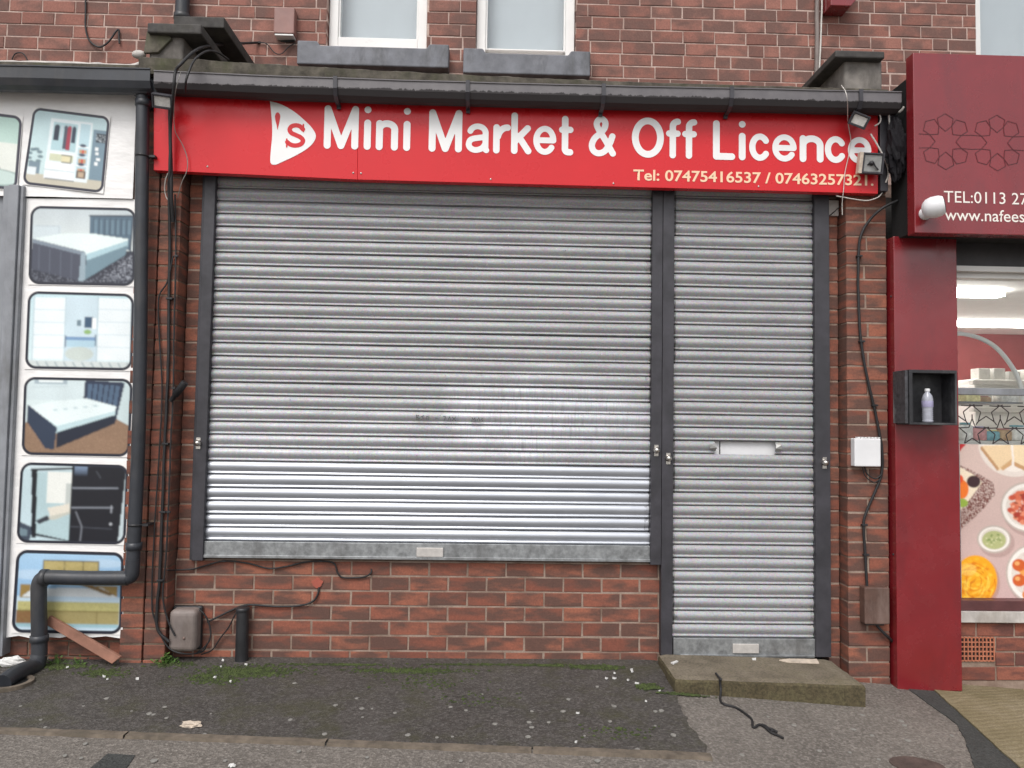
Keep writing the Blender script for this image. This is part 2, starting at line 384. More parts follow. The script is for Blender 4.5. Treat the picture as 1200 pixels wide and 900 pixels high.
# ------------------------------------------------------------------ SDF glyphs -> flat meshes (rounded vinyl lettering)
def sdf_mesh(mb, lines, r, to3, res=.0035, holes=()):
    A = np.array([p for L in lines for p in L]); x0, y0 = A.min(0)-r-res*2; x1, y1 = A.max(0)+r+res*2
    nx, ny = int((x1-x0)/res)+2, int((y1-y0)/res)+2
    X, Y = np.meshgrid(x0+np.arange(nx)*res, y0+np.arange(ny)*res)
    d = np.full(X.shape, 1e9)
    for L in lines:
        L = [np.array(p, float) for p in L]
        if len(L) == 1: L = L*2
        for a, b in zip(L[:-1], L[1:]):
            ab = b-a; q = max(ab@ab, 1e-12); t = np.clip(((X-a[0])*ab[0]+(Y-a[1])*ab[1])/q, 0, 1)
            d = np.minimum(d, np.hypot(X-a[0]-t*ab[0], Y-a[1]-t*ab[1]))
    f_mesh(mb, r-d, x0, y0, res, to3)
def f_mesh(mb, f, x0, y0, res, to3):
    ny, nx = f.shape; I = f > 0
    for j in range(ny-1):
        i = 0
        while i < nx-1:
            q = I[j, i]+I[j, i+1]+I[j+1, i]*1+I[j+1, i+1]*1
            q = int(I[j, i])+int(I[j, i+1])+int(I[j+1, i])+int(I[j+1, i+1])
            if q == 0: i += 1; continue
            if q == 4:
                k = i
                while k < nx-1 and I[j, k+1] and I[j+1, k+1]: k += 1
                P = [(i, j), (k, j), (k, j+1), (i, j+1)]; i = k
            else:
                C = [(i, j), (i+1, j), (i+1, j+1), (i, j+1)]; P = []
                for a in range(4):
                    p, n = C[a], C[(a+1) % 4]; fp, fn = f[p[1], p[0]], f[n[1], n[0]]
                    if fp > 0: P.append(p)
                    if (fp > 0) != (fn > 0):
                        t = fp/(fp-fn); P.append((p[0]+t*(n[0]-p[0]), p[1]+t*(n[1]-p[1])))
                i += 1
            if len(P) > 2: mb.add([to3(x0+a*res, y0+b*res) for a, b in P], [tuple(range(len(P)))])
def arc(cx, cy, rx, ry, a0, a1, n=22):
    return [(cx+rx*math.cos(R(a0+(a1-a0)*i/n)), cy+ry*math.sin(R(a0+(a1-a0)*i/n))) for i in range(n+1)]
def glyph(ch, w, H, s):
    X = .70*H; l, r_ = s, w-s; b, t, xt = s, H-s, X-s; cx = w/2; ym = (b+xt)/2
    if ch == 'M': return [[(l, b), (l, t), (cx, b), (r_, t), (r_, b)]]
    if ch == 'i': return [[(cx, b), (cx, xt)], [(cx, H-s*.95)]]
    if ch == 'n':
        ra = (r_-l)/2; return [[(l, b), (l, xt)], arc(cx, xt-ra*.8, ra, ra*.8, 175, 0)+[(r_, b)]]
    if ch == 'a':
        ra = (r_-l)/2*.93; top = arc(r_-ra, xt-ra*.85, ra, ra*.85, 165, 0)+[(r_, b+.02*H), (r_+.04*w, b)]
        bowl = smooth2([(r_, xt*.60), (cx+.10*w, xt*.575), (l+.10*w, xt*.50), (l, xt*.31), (l+.10*w, b+.035*H), (cx-.04*w, b), (r_-.14*w, b+.05*H), (r_, xt*.36)])
        return [top, bowl]
    if ch == 'r': return [[(l, b), (l, xt)], arc(r_+.06*w, xt-.42*X, r_-l, .42*X, 165, 88)]
    if ch == 'k': return [[(l, b), (l, t)], [(r_-.04*w, xt), (l, b+.30*X)], [(l+.30*(r_-l), b+.50*X), (r_, b)]]
    if ch == 'e':
        rx, ry = (r_-l)/2, (xt-b)/2; return [arc(cx, ym, rx, ry, 0, 322, 34), [(l, ym), (r_, ym)]]
    if ch == 'c':
        rx, ry = (r_-l)/2, (xt-b)/2; return [arc(cx, ym, rx, ry, 38, 322, 34)]
    if ch == 't':
        x = l+.36*(r_-l); return [[(x, .90*H-s*.2), (x, b+.08*H)]+arc(x+.08*H, b+.08*H, .08*H, .08*H, 180, 270)+[(r_, b)], [(l, xt), (r_, xt)]]
    if ch == 'f':
        x = l+.42*(r_-l); return [[(x, b), (x, t-.12*H)]+arc(r_, t-.12*H, r_-x, .12*H, 180, 90), [(l, xt), (r_-.02*w, xt)]]
    if ch == 'L': return [[(l, t), (l, b), (r_, b)]]
    if ch == 'O': return [arc(cx, H/2, (r_-l)/2, (t-b)/2, 0, 360, 44)]
    if ch == '&':
        P = [(1, 0), (.62, .40), (.27, .74), (.24, .90), (.42, 1), (.62, .91), (.60, .74), (.40, .58), (.12, .42), (0, .22), (.10, .06), (.34, 0), (.62, .07), (.84, .28), (.97, .50)]
        return [smooth2([(l+p[0]*(r_-l), b+p[1]*(t-b)) for p in P])]
def smooth2(P, k=5): return [(p.x, p.y) for p in smooth_pts([(a, b, 0) for a, b in P], k)]

# ------------------------------------------------------------------ raster prints (flat printed pictures, one quad grid each)
class Ras:
    def __init__(s, w, h, bg): s.w, s.h = w, h; s.a = np.empty((h, w, 3)); s.a[:] = sr(*bg); s.Y, s.X = np.mgrid[0:h, 0:w]; s.X = (s.X+.5)/w; s.Y = (s.Y+.5)/h
    def put(s, m, col, al=1.0):
        c = np.array(sr(*col)); m = (m*al)[..., None]; s.a = s.a*(1-m)+c*m
    def poly(s, pts, col, al=1.0):
        m = np.zeros(s.X.shape, bool); n = len(pts)
        for i in range(n):
            (x0, y0), (x1, y1) = pts[i], pts[(i+1) % n]
            if y0 == y1: continue
            k = ((y0 > s.Y) != (y1 > s.Y)) & (s.X < (x1-x0)*(s.Y-y0)/(y1-y0)+x0); m ^= k
        s.put(m.astype(float), col, al)
    def ell(s, cx, cy, rx, ry, col, al=1.0):
        d = np.hypot((s.X-cx)/rx, (s.Y-cy)/ry); s.put(np.clip((1-d)*min(rx*s.w, ry*s.h)+.5, 0, 1), col, al)
    def line(s, pts, wd, col, al=1.0):
        asp = s.h/s.w; d = np.full(s.X.shape, 9.)
        for (x0, y0), (x1, y1) in zip(pts[:-1], pts[1:]):
            ax, ay = x1-x0, (y1-y0)*asp; q = max(ax*ax+ay*ay, 1e-9); t = np.clip(((s.X-x0)*ax+(s.Y-y0)*asp*ay)/q, 0, 1)
            d = np.minimum(d, np.hypot(s.X-x0-t*ax, (s.Y-y0)*asp-t*ay))
        s.put(np.clip((wd/2-d)*s.w+.5, 0, 1), col, al)
    def rect(s, x0, y0, x1, y1, col, al=1.0): s.put(((s.X > x0) & (s.X < x1) & (s.Y > y0) & (s.Y < y1)).astype(float), col, al)
    def vgrad(s, x0, y0, x1, y1, c0, c1, al=1.0):
        m = ((s.X > x0) & (s.X < x1) & (s.Y > y0) & (s.Y < y1)).astype(float)[..., None]*al; t = np.clip((s.Y-y0)/(y1-y0), 0, 1)[..., None]
        s.a = s.a*(1-m)+(np.array(sr(*c0))*(1-t)+np.array(sr(*c1))*t)*m
    def speck(s, x0, y0, x1, y1, col, dens, al=1., poly=None):
        m = (RNG.random(s.X.shape) < dens) & (s.X > x0) & (s.X < x1) & (s.Y > y0) & (s.Y < y1)
        if poly is not None:
            k = np.zeros(s.X.shape, bool); n = len(poly)
            for i in range(n):
                (xa, ya), (xb, yb) = poly[i], poly[(i+1) % n]
                if ya == yb: continue
                k ^= ((ya > s.Y) != (yb > s.Y)) & (s.X < (xb-xa)*(s.Y-ya)/(yb-ya)+xa)
            m &= k
        s.put(m.astype(float), col, al)
    def frame(s, wd, rad, col, outside):
        s.soft()
        W_, H_ = s.w, s.h; px, py = s.X*W_, s.Y*H_; r = rad*W_
        qx = np.abs(px-W_/2)-(W_/2-1-r); qy = np.abs(py-H_/2)-(H_/2-1-r)
        d = np.hypot(np.maximum(qx, 0), np.maximum(qy, 0))+np.minimum(np.maximum(qx, qy), 0)-r
        s.put(np.clip(d+wd*W_+.5, 0, 1), col); s.put(np.clip(d+.5, 0, 1), outside)
    def soft(s, k=2, nz=.022):
        for _ in range(k):
            p = np.pad(s.a, ((1, 1), (1, 1), (0, 0)), 'edge'); s.a = (p[1:-1, 1:-1]*2+p[:-2, 1:-1]+p[2:, 1:-1]+p[1:-1, :-2]+p[1:-1, 2:])/6
        low = RNG.random((7, 9)); gy_ = np.linspace(0, 5.999, s.h); gx_ = np.linspace(0, 7.999, s.w); iy, ix = gy_.astype(int), gx_.astype(int); fy, fx = (gy_-iy)[:, None], (gx_-ix)[None]
        L = (low[iy][:, ix]*(1-fx)+low[iy][:, ix+1]*fx)*(1-fy)+(low[iy+1][:, ix]*(1-fx)+low[iy+1][:, ix+1]*fx)*fy
        s.a = s.a*(1+(L[..., None]-.5)*nz*5)*(1+nz*RNG.normal(size=(s.h, s.w, 1)))
    def mesh(s, name, quad, parent, mat='print'):      # quad = TL, TR, BR, BL points in the world
        TL, TR, BR, BL = [np.array(q) for q in quad]; w_, h_ = s.w, s.h
        U, V = np.meshgrid(np.linspace(0, 1, w_), np.linspace(0, 1, h_)); U, V = U[..., None], V[..., None]
        P = (TL*(1-U)+TR*U)*(1-V)+(BL*(1-U)+BR*U)*V
        off = np.array(ORI[parent]) if parent is not None else np.array(P.reshape(-1, 3).mean(0))
        P = (P-off).reshape(-1, 3); idx = np.arange(w_*h_).reshape(h_, w_)
        f = np.stack([idx[:-1, :-1], idx[1:, :-1], idx[1:, 1:], idx[:-1, 1:]], -1).reshape(-1, 4)
        me = bpy.data.meshes.new(name); me.from_pydata(P.tolist(), [], f.tolist()); me.materials.append(M[mat])
        ca = me.color_attributes.new('ink', 'FLOAT_COLOR', 'POINT'); ca.data.foreach_set('color', np.concatenate([np.clip(s.a, 0, 1).reshape(-1, 3), np.ones((w_*h_, 1))], 1).ravel())
        o = link(bpy.data.objects.new(name, me)); ORI[o] = Vector(off)
        if parent is not None: o.parent = parent
        else: o.location = off
        return o

# ------------------------------------------------------------------ bricks
def rnd3(): return (random.random(), random.random(), random.random())
def bricks(mb, x0, x1, z0, n, pitch, yf, depth, bw=.219, start=0., joint=.010, jit=.0016, headers=0., holes=(), style=None, ytop=None):
    for c in range(n):
        za, zb = z0+c*pitch+joint/2, z0+(c+1)*pitch-joint/2
        x = x0-bw+((start+(c % 2)*bw/2) % bw)
        if headers: x += random.uniform(-.03, .03)
        while x < x1:
            L = bw
            if headers and random.random() < headers: L = bw*.5
            iv = [(max(x+joint/2, x0), min(x+L-joint/2, x1))]
            for hx0, hx1, hz0, hz1 in holes:
                if zb > hz0 and za < hz1:
                    nv = []
                    for a, b in iv:
                        if b <= hx0 or a >= hx1: nv.append((a, b))
                        else:
                            if a < hx0: nv.append((a, hx0))
                            if b > hx1: nv.append((hx1, b))
                    iv = nv
            for a, b in iv:
                if b-a > .02:
                    j = random.uniform(-jit, jit); dz = random.uniform(-.001, .001)
                    mb.box(a, b, yf+j, yf+depth, za+dz, zb+dz, rnd3(), 0, .003)
            x += L

# ==================================================================================================
# SETTING: ground
# ==================================================================================================
def struct(o): o['kind'] = 'structure'; return o
gx = [-400, -80, -20, -8, -5]+[-4+.5*i for i in range(9)]+[.9, 1.5, 2, 2.5, 3, 3.9, 6, 10, 20, 80, 400]
gy = [-400, -80, -20, -10, -6, -4.4, -3, -2, -1.5, -1, -.5, 0, .3, 1, 6, 20, 80, 400]
mb = MB()
V = [(x, y, zg(x, y)) for y in gy for x in gx]; nx = len(gx)
mb.add(V, [(j*nx+i, j*nx+i+1, (j+1)*nx+i+1, (j+1)*nx+i) for j in range(len(gy)-1) for i in range(nx-1)])
struct(mb.build('pavement', M['tarmac']))

def sheet(name, pts, mat, dz, edge=.012, step=.03, split_x=None):
    """a thin layer of surfacing with a ragged edge, following the ground"""
    P = []
    for i in range(len(pts)):
        a, b = Vector(pts[i][:2]), Vector(pts[(i+1) % len(pts)][:2]); rag = pts[i][2] if len(pts[i]) > 2 else edge
        n = max(1, int((b-a).length/step)); nr = Vector((-(b-a).y, (b-a).x)).normalized()
        for k in range(n):
            q = a.lerp(b, k/n); j = rag*(noise.noise((q.x*9, q.y*9, 3))+.6*noise.noise((q.x*27, q.y*27, 1))) if k else 0
            P.append(q+nr*j)
    bm = bmesh.new(); vs = [bm.verts.new((p.x, p.y, zg(p.x, p.y)+dz)) for p in P]; es = [bm.edges.new((vs[i], vs[(i+1) % len(vs)])) for i in range(len(vs))]
    bmesh.ops.triangle_fill(bm, edges=es, use_beauty=True)
    if split_x is not None: bmesh.ops.bisect_plane(bm, geom=bm.verts[:]+bm.edges[:]+bm.faces[:], plane_co=(split_x, 0, 0), plane_no=(1, 0, 0))
    for v in bm.verts: v.co.z = zg(v.co.x, v.co.y)+dz
    sk = bmesh.ops.extrude_edge_only(bm, edges=[e for e in bm.edges if e.is_boundary])
    for v in sk['geom']:
        if isinstance(v, bmesh.types.BMVert): v.co.z -= dz+.01
    bmesh.ops.recalc_face_normals(bm, faces=bm.faces)
    me = bpy.data.meshes.new(name); bm.to_mesh(me); bm.free(); me.materials.append(mat)
    o = link(bpy.data.objects.new(name, me)); return o
g = lambda x, y, e=None: ((lambda p: (p.x, p.y) if e is None else (p.x, p.y, e))(atG(x, y)))
kA, kB = atG(0, 855), atG(828, 886)
dirk = (kB-kA).normalized()
kL = kA-dirk*3.0
struct(sheet('asphalt_patch', [(kL.x, kL.y, .0), (kB.x, kB.y, .035), g(806, 842, .035), g(790, 812, .02), (.99, -.35, 0), (.99, .03, 0), (-4.6, .03, 0)], M['tarmac_dark'], .006))
# concrete edging, in lengths
mb = MB(); nrm = Vector((dirk.y, -dirk.x, 0)); L = (kB-kL).length+.02; x = 0
while x < L:
    x2 = min(x+.9+random.uniform(-.02, .02), L); a, b = kL+dirk*(x+.004), kL+dirk*(x2-.004); j = random.uniform(0, .004)
    def q(p, s, dz): p = p+nrm*s; return (p.x, p.y, zg(p.x, p.y)+dz+j)
    k = 24; 
    for i in range(k):
        c, d = a.lerp(b, i/k), a.lerp(b, (i+1)/k)
        rg = lambda p: .004*noise.noise((p.x*30, p.y*30, 2))
        ra, rb = rg(c), rg(d)
        mb.add([q(c, 0, .010+ra), q(d, 0, .010+rb), q(d, .040+rb, .011+rb), q(c, .040+ra, .011+ra), q(c, .048+ra*2, -.02), q(d, .048+rb*2, -.02), q(c, -.004, -.02), q(d, -.004, -.02)],
               [(0, 1, 2, 3), (3, 2, 5, 4), (1, 0, 6, 7)])
    x = x2
struct(mb.build('kerb', M['kerb'], fix=False))
# apron in front of the right-hand shop and the dark joint beside it
ap = [g(1128, 800), g(1090, 806), g(1120, 838, .01), g(1150, 868, .01), g(1202, 908, .01)]
ap2 = [(5.2, -1.6), (5.2, .06), (2.2, .06)]
e0 = atG(1090, 806); e1 = atG(1202, 908); ex = e0+(e1-e0)*1.5
struct(sheet('concrete_apron', [(2.33, .06, 0), (e0.x, e0.y, .006), (e1.x, e1.y, .006), (ex.x, ex.y, 0), (6.5, ex.y, 0), (6.5, .06, 0)], M['apron'], .012, split_x=3.9))
j0, j1 = atG(1062, 806), atG(1145, 905); jx = j1+(j1-j0)*.5
struct(sheet('tarmac_joint', [(j0.x, j0.y, .012), (atG(1122, 850).x, atG(1122, 850).y, .012), (j1.x, j1.y, .012), (jx.x, jx.y, 0), (ex.x+.03, ex.y, 0), (e1.x+.03, e1.y, 0), (e0.x+.03, e0.y+.02, 0)], M['tarmac_black'], .005))
p = [atG(x, y) for x, y in ((126, 884), (158, 886), (146, 903), (104, 903))]
struct(sheet('tarmac_repair', [(q.x, q.y, .008) for q in p], M['tarmac_black'], .004))
# sunken cover at the bottom right
mb = MB(); c = atG(1077, 899); pts = []
for k in range(22):
    a = 2*math.pi*k/22; pts.append((c.x+.118*math.cos(a)*(1+.06*math.sin(3*a)), c.y+.085*math.sin(a)))
mb.hexa([(x, y, zg(x, y)+.006) for x, y in pts], [(x, y, zg(x, y)-.01) for x, y in pts])
o = mb.build('pothole_patch', simple('rusty_brown_patch', (.075, .05, .042), .8, var=.4, vs=20, bump=1, bs=90)); struct(o)

# moss growing along the wall foot (uncountable)
mb = MB()
def moss(px, py, n, sx, sy):
    c = atG(px, py)
    for _ in range(n):
        x, y = random.gauss(c.x, sx), min(random.gauss(c.y, sy), -.005); r = random.uniform(.004, .011)
        z = zg(x, y)+.006; a = random.uniform(0, 6.28); k = 5
        V = [(x+r*math.cos(a+i*6.28/k)*random.uniform(.7, 1.2), y+r*math.sin(a+i*6.28/k), z) for i in range(k)]+[(x, y, z+r*random.uniform(.3, .8))]
        mb.add(V, [(i, (i+1) % k, k) for i in range(k)])
for a in [(290, 788, 900, .12, .04), (250, 796, 350, .08, .04), (480, 787, 500, .16, .02), (500, 800, 120, .12, .05), (700, 783, 700, .06, .014), (640, 781, 250, .10, .008), (390, 780, 300, .15, .006), (560, 780, 250, .15, .006), (760, 806, 260, .03, .02), (800, 815, 200, .06, .006), (60, 782, 400, .12, .02), (120, 790, 250, .06, .03), (560, 820, 60, .12, .05), (730, 860, 60, .1, .04), (200, 780, 120, .06, .02)]:
    moss(*a)
o = mb.build('moss', M['moss'], fix=False); o['kind'] = 'stuff'

# ==================================================================================================
# BUILDING: brick terrace with shop extension
# ==================================================================================================
YU = .75                                                    # face of the upper wall
bld = thing('brick_building', 'red brick terrace building with grey-silled upstairs windows above the shuttered corner shop', 'building', (0, .5, 0))
W1 = (at(383, 50, YU).x, at(499, 54, YU).x, at(385, 57, YU).z, 5.35)
W2 = (at(558, 60, YU).x, at(674, 63, YU).x, at(560, 61.5, YU).z, 5.35)
W3 = (at(1145, 64, YU).x, at(1145, 64, YU).x+.72, W1[2]-.02, 5.35)
W0 = (W1[0]-3.1, W1[0]-2.4, W1[2], 5.35)
wins = (W1, W2, W3)
mb = MB(); z0 = at(706, 19.5, YU).z; pit = .0855; nd = int((z0-3.2)/pit)+1
holes = [(a-.005, b+.005, c-.01, d) for a, b, c, d in wins]
bricks(mb, -5, 6, z0-nd*pit, 24, pit, YU, .1, .219, (at(600+580/4, 13, YU).x+5) % .219, .0078, .0025, .14, holes)
ub = mb.build('upper_wall', [M['brick_up'], M['mortar_up']], bld)
mb = MB()
xs = [-5]+sorted([q for h in holes for q in h[:2]])+[6]; zt = z0-nd*pit+24*pit
for i in range(0, len(xs), 2): mb.box(xs[i], xs[i+1], YU+.0035, YU+.3, 3.0, zt)
for h in holes: mb.box(h[0], h[1], YU+.0035, YU+.3, 3.0, h[2]); mb.box(h[0], h[1], YU+.0035, YU+.3, h[3], zt)
mb.build('mortar_bed', M['mortar_up'], bld)
for i, (a, b, c, d) in enumerate(wins):
    f = MB(); ya, yb = YU+.06, YU+.13; fw_ = .062
    f.box(a, a+fw_, ya, yb, c, d); f.box(b-fw_, b, ya, yb, c, d); f.box(a+fw_, b-fw_, ya, yb, c, c+(.115, .012, .055)[i]); f.box(a+fw_, b-fw_, ya, yb, d-.06, d)
    f.box(a+fw_, a+fw_+.012, ya+.01, yb, c+.055, d-.06); f.box(b-fw_-.012, b-fw_, ya+.01, yb, c+.055, d-.06); f.box(a+fw_+.012, b-fw_-.012, ya+.01, yb, c+.055, c+.067)
    wf = f.build('window', M['upvc'], bld, .004, 2)
    f = MB(); f.box(a+fw_+.012, b-fw_-.012, ya+.03, ya+.036, c+.067, d-.06); f.build('pane', M['glass'], wf)
    f = MB(); n = 40; x0_, x1_ = a+fw_, b-fw_
    x0_ -= .1; x1_ += .1; top = [(x0_+(x1_-x0_)*k/n, YU+.20+.0012*math.sin(k*.9+i)) for k in range(n+1)]
    f.add([(x, y, z) for z in (c+.03, d) for x, y in top], [(k, k+1, n+2+k, n+1+k) for k in range(n)], None, 0, True); f.build('blind', M['blind'], wf, fix=False)
    if i == 2: continue
    f = MB(); s0 = at((348, 543)[i], 60, YU-.09); s1 = at((526, 692)[i], 60, YU-.09)
    zs = at((436, 617)[i], (54.5, 63)[i], YU-.09).z; zb_ = at((436, 617)[i], (77, 87)[i], YU-.09).z
    P = [(s0.x, zb_), (s1.x, zb_), (s1.x, zs+.03), (s1.x-.13, zs+.03), (s1.x-.15, zs), (s0.x+.15, zs), (s0.x+.13, zs+.03), (s0.x, zs+.03)]
    f.prism_xz(P, YU-.09, YU+.08); f.build('window_sill', M['stone_sill'], wf, .008, 2)
mb = MB(); mb.box(-5, 6, YU+.31, YU+5, 2.95, zt); mb.build('building_core', M['room_dark'], bld)

# piers, stall wall, strips beside the guides
PC = .0835
def pier(x0, x1, yf, yb, zb, zt_, joint_z, odd, name='brick_pier', mort='mortar', split=True):
    m = MB(); n0 = math.ceil((joint_z-zb)/PC); z = joint_z-n0*PC; c = 0
    while z < zt_:
        L = x1-x0
        if (c+odd) % 2 == 0 or not split: seg = [(x0, x1)]
        else: h = x0+L*random.uniform(.44, .56); seg = [(x0, h-.005), (h+.005, x1)]
        for a, b in seg:
            j = random.uniform(-.0015, .0015); m.box(a+random.uniform(-.001, .001), b+random.uniform(-.001, .001), yf+j, yb, max(z+.005, zb), min(z+PC-.005, zt_), rnd3(), 0, .003)
        z += PC; c += 1
    o = m.build(name, M['brick_low'], bld)
    m = MB(); m.box(x0+.003, x1-.003, yf+.003, yb-.002, zb, zt_); m.build('mortar_bed', M[mort], o); return o
YP = -.08
lx1 = at(205, 430, YP).x; jl = at(190, 450+145/4, YP).z
pier(lx1-.115, lx1, YP, .10, -.06, 3.05, jl, 0, mort='mortar_dark', split=False)
pier(lx1-.245, lx1-.124, YP, .10, -.06, 3.05, jl, 1, mort='mortar_dark', split=False)
lg = at(232, 650, 0).x
pier(lx1+.006, -1.60, .03, .12, .50, 2.95, jl, 0, name='brick_strip', split=False)
rx0 = at(992, 350, -.06).x; jr = at(1010, 450+190/4, -.06).z
pier(rx0, rx0+.235, -.06, .10, -.20, 3.05, jr, 0, mort='mortar')
pier(1.965, rx0-.008, .03, .12, -.06, 2.95, jr, 1, name='brick_strip', split=False)
mb = MB(); zr = .527-7*PC+.004
xs0 = at(300+198/3, 686, .02).x
bricks(mb, lx1+.006, .99, .527-7*.0832, 7, .0832, .02, .09, .2185, (xs0-(lx1+.006)) % .2185, .0095, .0012, 0)
mb.build('stall_wall', [M['brick_low']], bld)
mb = MB(); mb.box(lx1+.004, .99, .0225, .12, -.12, .53); mb.box(lx1+.004, .99, .035, .115, .53, .56); mb.build('mortar_bed', M['mortar'], bld)
# dark shop interior behind the shutters + lintel under the sign
mb = MB(); mb.box(-1.62, 1.97, .02, .10, 2.64, 3.2); mb.build('lintel', M['guide'], bld)
mb = MB(); mb.box(-1.62, 1.97, .13, .2, -.05, 3.2); mb.build('shop_backing', M['print_dark'], bld)
# roof of the extension: mossy felt edge
RL = [at(x, y, -.2) for x, y in ((163, 65), (230, 68), (300, 72.5), (450, 81), (600, 88.5), (750, 94.5), (900, 99), (1040, 103))]
eL, eR = RL[0], RL[-1]
def zroof(x): return float(np.interp(x, [p.x for p in RL], [p.z for p in RL]))
mb = MB(); n = 160; rows = []
for i in range(n+1):
    x = eL.x+(eR.x-eL.x)*i/n; z = zroof(x); d = .006*noise.noise((x*7, 0, 0))+.005*noise.noise((x*26, 2, 0))
    rows.append([(x, YU, z+.03), (x, -.18, z+d), (x, -.205+d, z-.012+d*.6), (x, -.20+.6*d, z-.05), (x, -.19, z-.095), (x, YU, z-.095)])
V = [p for r in rows for p in r]; k = 6
mb.add(V, [(i*k+j, (i+1)*k+j, (i+1)*k+j+1, i*k+j+1) for i in range(n) for j in range(k-1)]+[tuple(range(k)), tuple(n*k+j for j in range(k-1, -1, -1))])
rf = mb.build('flat_roof', M['roof_edge'], bld)
mb = MB(); mb.box(eL.x+.01, eR.x+.2, -.10, .30, 3.05, zroof(eR.x)-.10); mb.build('soffit', M['guide'], bld)
m = MB(); fil = [at(x, y, YU-.012) for x, y in ((-250, 70), (-60, 73), (40, 74), (100, 75.5), (150, 78), (166, 74))]; pts = smooth_pts(fil, 10)
m.tube([q+Vector((0, 0, .004*noise.noise((q.x*9, 1, 1)))) for q in pts], [.016+.008*noise.noise((q.x*14, 0, 0)) for q in pts], 8); m.build('mortar_fillet', M['sill_white'], bld)
m = MB(); m.box(-5, eL.x-.01, -.13, YU-.002, 3.20, 3.29); m.build('neighbour_roof', M['roof_edge'], bld)
# party-wall parapets with caps
def parapet(px0, px1, pyt, pyb, capx0, capx1, capt, capb, mat):
    a, b = at(px0, pyb, -.17), at(px1, pyt, -.17); m = MB(); m.box(a.x, b.x, -.17, YU, zroof(a.x)-.01, b.z, ch=.01)
    o = m.build('parapet', M[mat], bld, .008)
    c, d = at(capx0, capb, -.22), at(capx1, capt, -.22); m = MB(); m.box(c.x, d.x, -.22, YU, min(c.z, b.z+.002), d.z)
    m.build('parapet_cap', M['lead'], o, .008); return o
parapet(990, 1034, 66, 99, 979, 1037, 60, 67, 'render')
pl = parapet(174, 215, 40, 66, 172, 236, 28, 38, 'render')
m = MB(); a, b = at(203, 31, -.02), at(263, 20, -.02); m.box(a.x, b.x, -.02, YU, a.z, b.z); m.build('raised_cap', M['lead'], pl, .006)
m = MB(); a = at(222, 36, .1); b = at(246, 66, .1); m.box(a.x, b.x, .25, YU, b.z, a.z+.02); m.build('shadowed_infill', M['brick_up'], pl)
m = MB(); a = at(172, 60, -.185); pts = [at(x, y, -.19) for x, y in ((172, 36), (196, 37), (201, 45), (185, 61), (168, 62))]; bk = [q+Vector((0, .02, 0)) for q in pts]; m.hexa(pts, bk); m.build('torn_felt', M['roof_edge'], pl, .004)
m = MB(); pts = [at(x, y, YU-.02) for x, y in ((238, 31), (260, 30), (268, 52), (274, 70), (266, 70), (258, 44), (246, 38))]; m.hexa(pts, [q+Vector((0, .016, 0)) for q in pts]); m.build('plaster_patch', M['sill_white'], pl, .003)
m = MB(); c = at(163, 64, -.15); m.sphere(c, .04, 10, 0, (1, .6, .6)); m.build('mortar_lump', M['sill_white'], pl)

# ==================================================================================================
# SIGN, GUTTER, SHUTTERS
# ==================================================================================================
YS = -.13
sg = thing('shop_sign', 'long red shop sign reading Mini Market & Off Licence above the shutters', 'shop sign', (.1, YS, 2.7))
T = [at(180, 96, YS), at(419, 104, YS), at(1029, 122, YS)]; B = [at(180, 199.5, YS), at(419, 210.5, YS), at(1029, 227, YS)]
for i in (0, 1):
    e = .0004 if i else -.0004
    fr = [B[i]+Vector((abs(e), 0, 0)), B[i+1]-Vector((abs(e), 0, 0)), T[i+1]-Vector((abs(e), 0, 0)), T[i]+Vector((abs(e), 0, 0))]
    m = MB(); m.hexa(fr, [q+Vector((0, .05, 0)) for q in fr]); m.build('sign_panel', M['red_sign'], sg, .0015, 1)
m = MB()
for x, y in ((414, 202.5), (423, 203), (575, 210), (719, 215), (889, 218.5), (243, 195)):
    c = at(x, y, YS-.001); m = MB(); m.lathe([(.006, 0), (.005, .002), (.001, .003)], c, 'Y', 10); m.build('screw', M['chrome'], sg)
b0, b1 = at(380, 174.3, YS), at(1020, 192.2, YS); sl_ = (b1.z-b0.z)/(b1.x-b0.x)
def letters(seq, capf, s_frac, res, name, mat, par, Yl):
    m = MB()
    for ch, xa, xb in seq:
        A, Bp = at(xa, 160, Yl), at(xb, 160, Yl); w_ = Bp.x-A.x; zb = b0.z+sl_*((A.x+Bp.x)/2-b0.x); H = capf((xa+xb)/2)
        s = {'a': .0166, 'e': .0168, 'c': .0178, '&': .0176, 'f': .0182, 'k': .0185, 'r': .0184, 't': .0184}.get(ch, .0195); sdf_mesh(m, glyph(ch, w_, H, s), s, lambda u, v, A=A, zb=zb: (A.x+u, Yl, zb+v+sl_*u), res)
    return m.build(name, mat, par, fix=False)
cap = lambda x: (52.0-(x-395)*(4.3/445))*(D+YS)/F*1.01
seq = [('M', 379.5, 420), ('i', 426, 435), ('n', 440.5, 466.5), ('i', 472.5, 481), ('M', 502.5, 541.5), ('a', 546, 572.5), ('r', 578, 597), ('k', 599, 623), ('e', 625, 652), ('t', 655, 672), ('&', 690, 722), ('O', 740.5, 778), ('f', 780.5, 798), ('f', 799.5, 817), ('L', 835.5, 861.5), ('i', 865.5, 874), ('c', 878, 903), ('e', 905, 933.5), ('n', 937, 965), ('c', 966.5, 992), ('e', 993.5, 1021)]
letters(seq, cap, None, .0033, 'lettering', M['white_vinyl'], sg, YS-.0022)
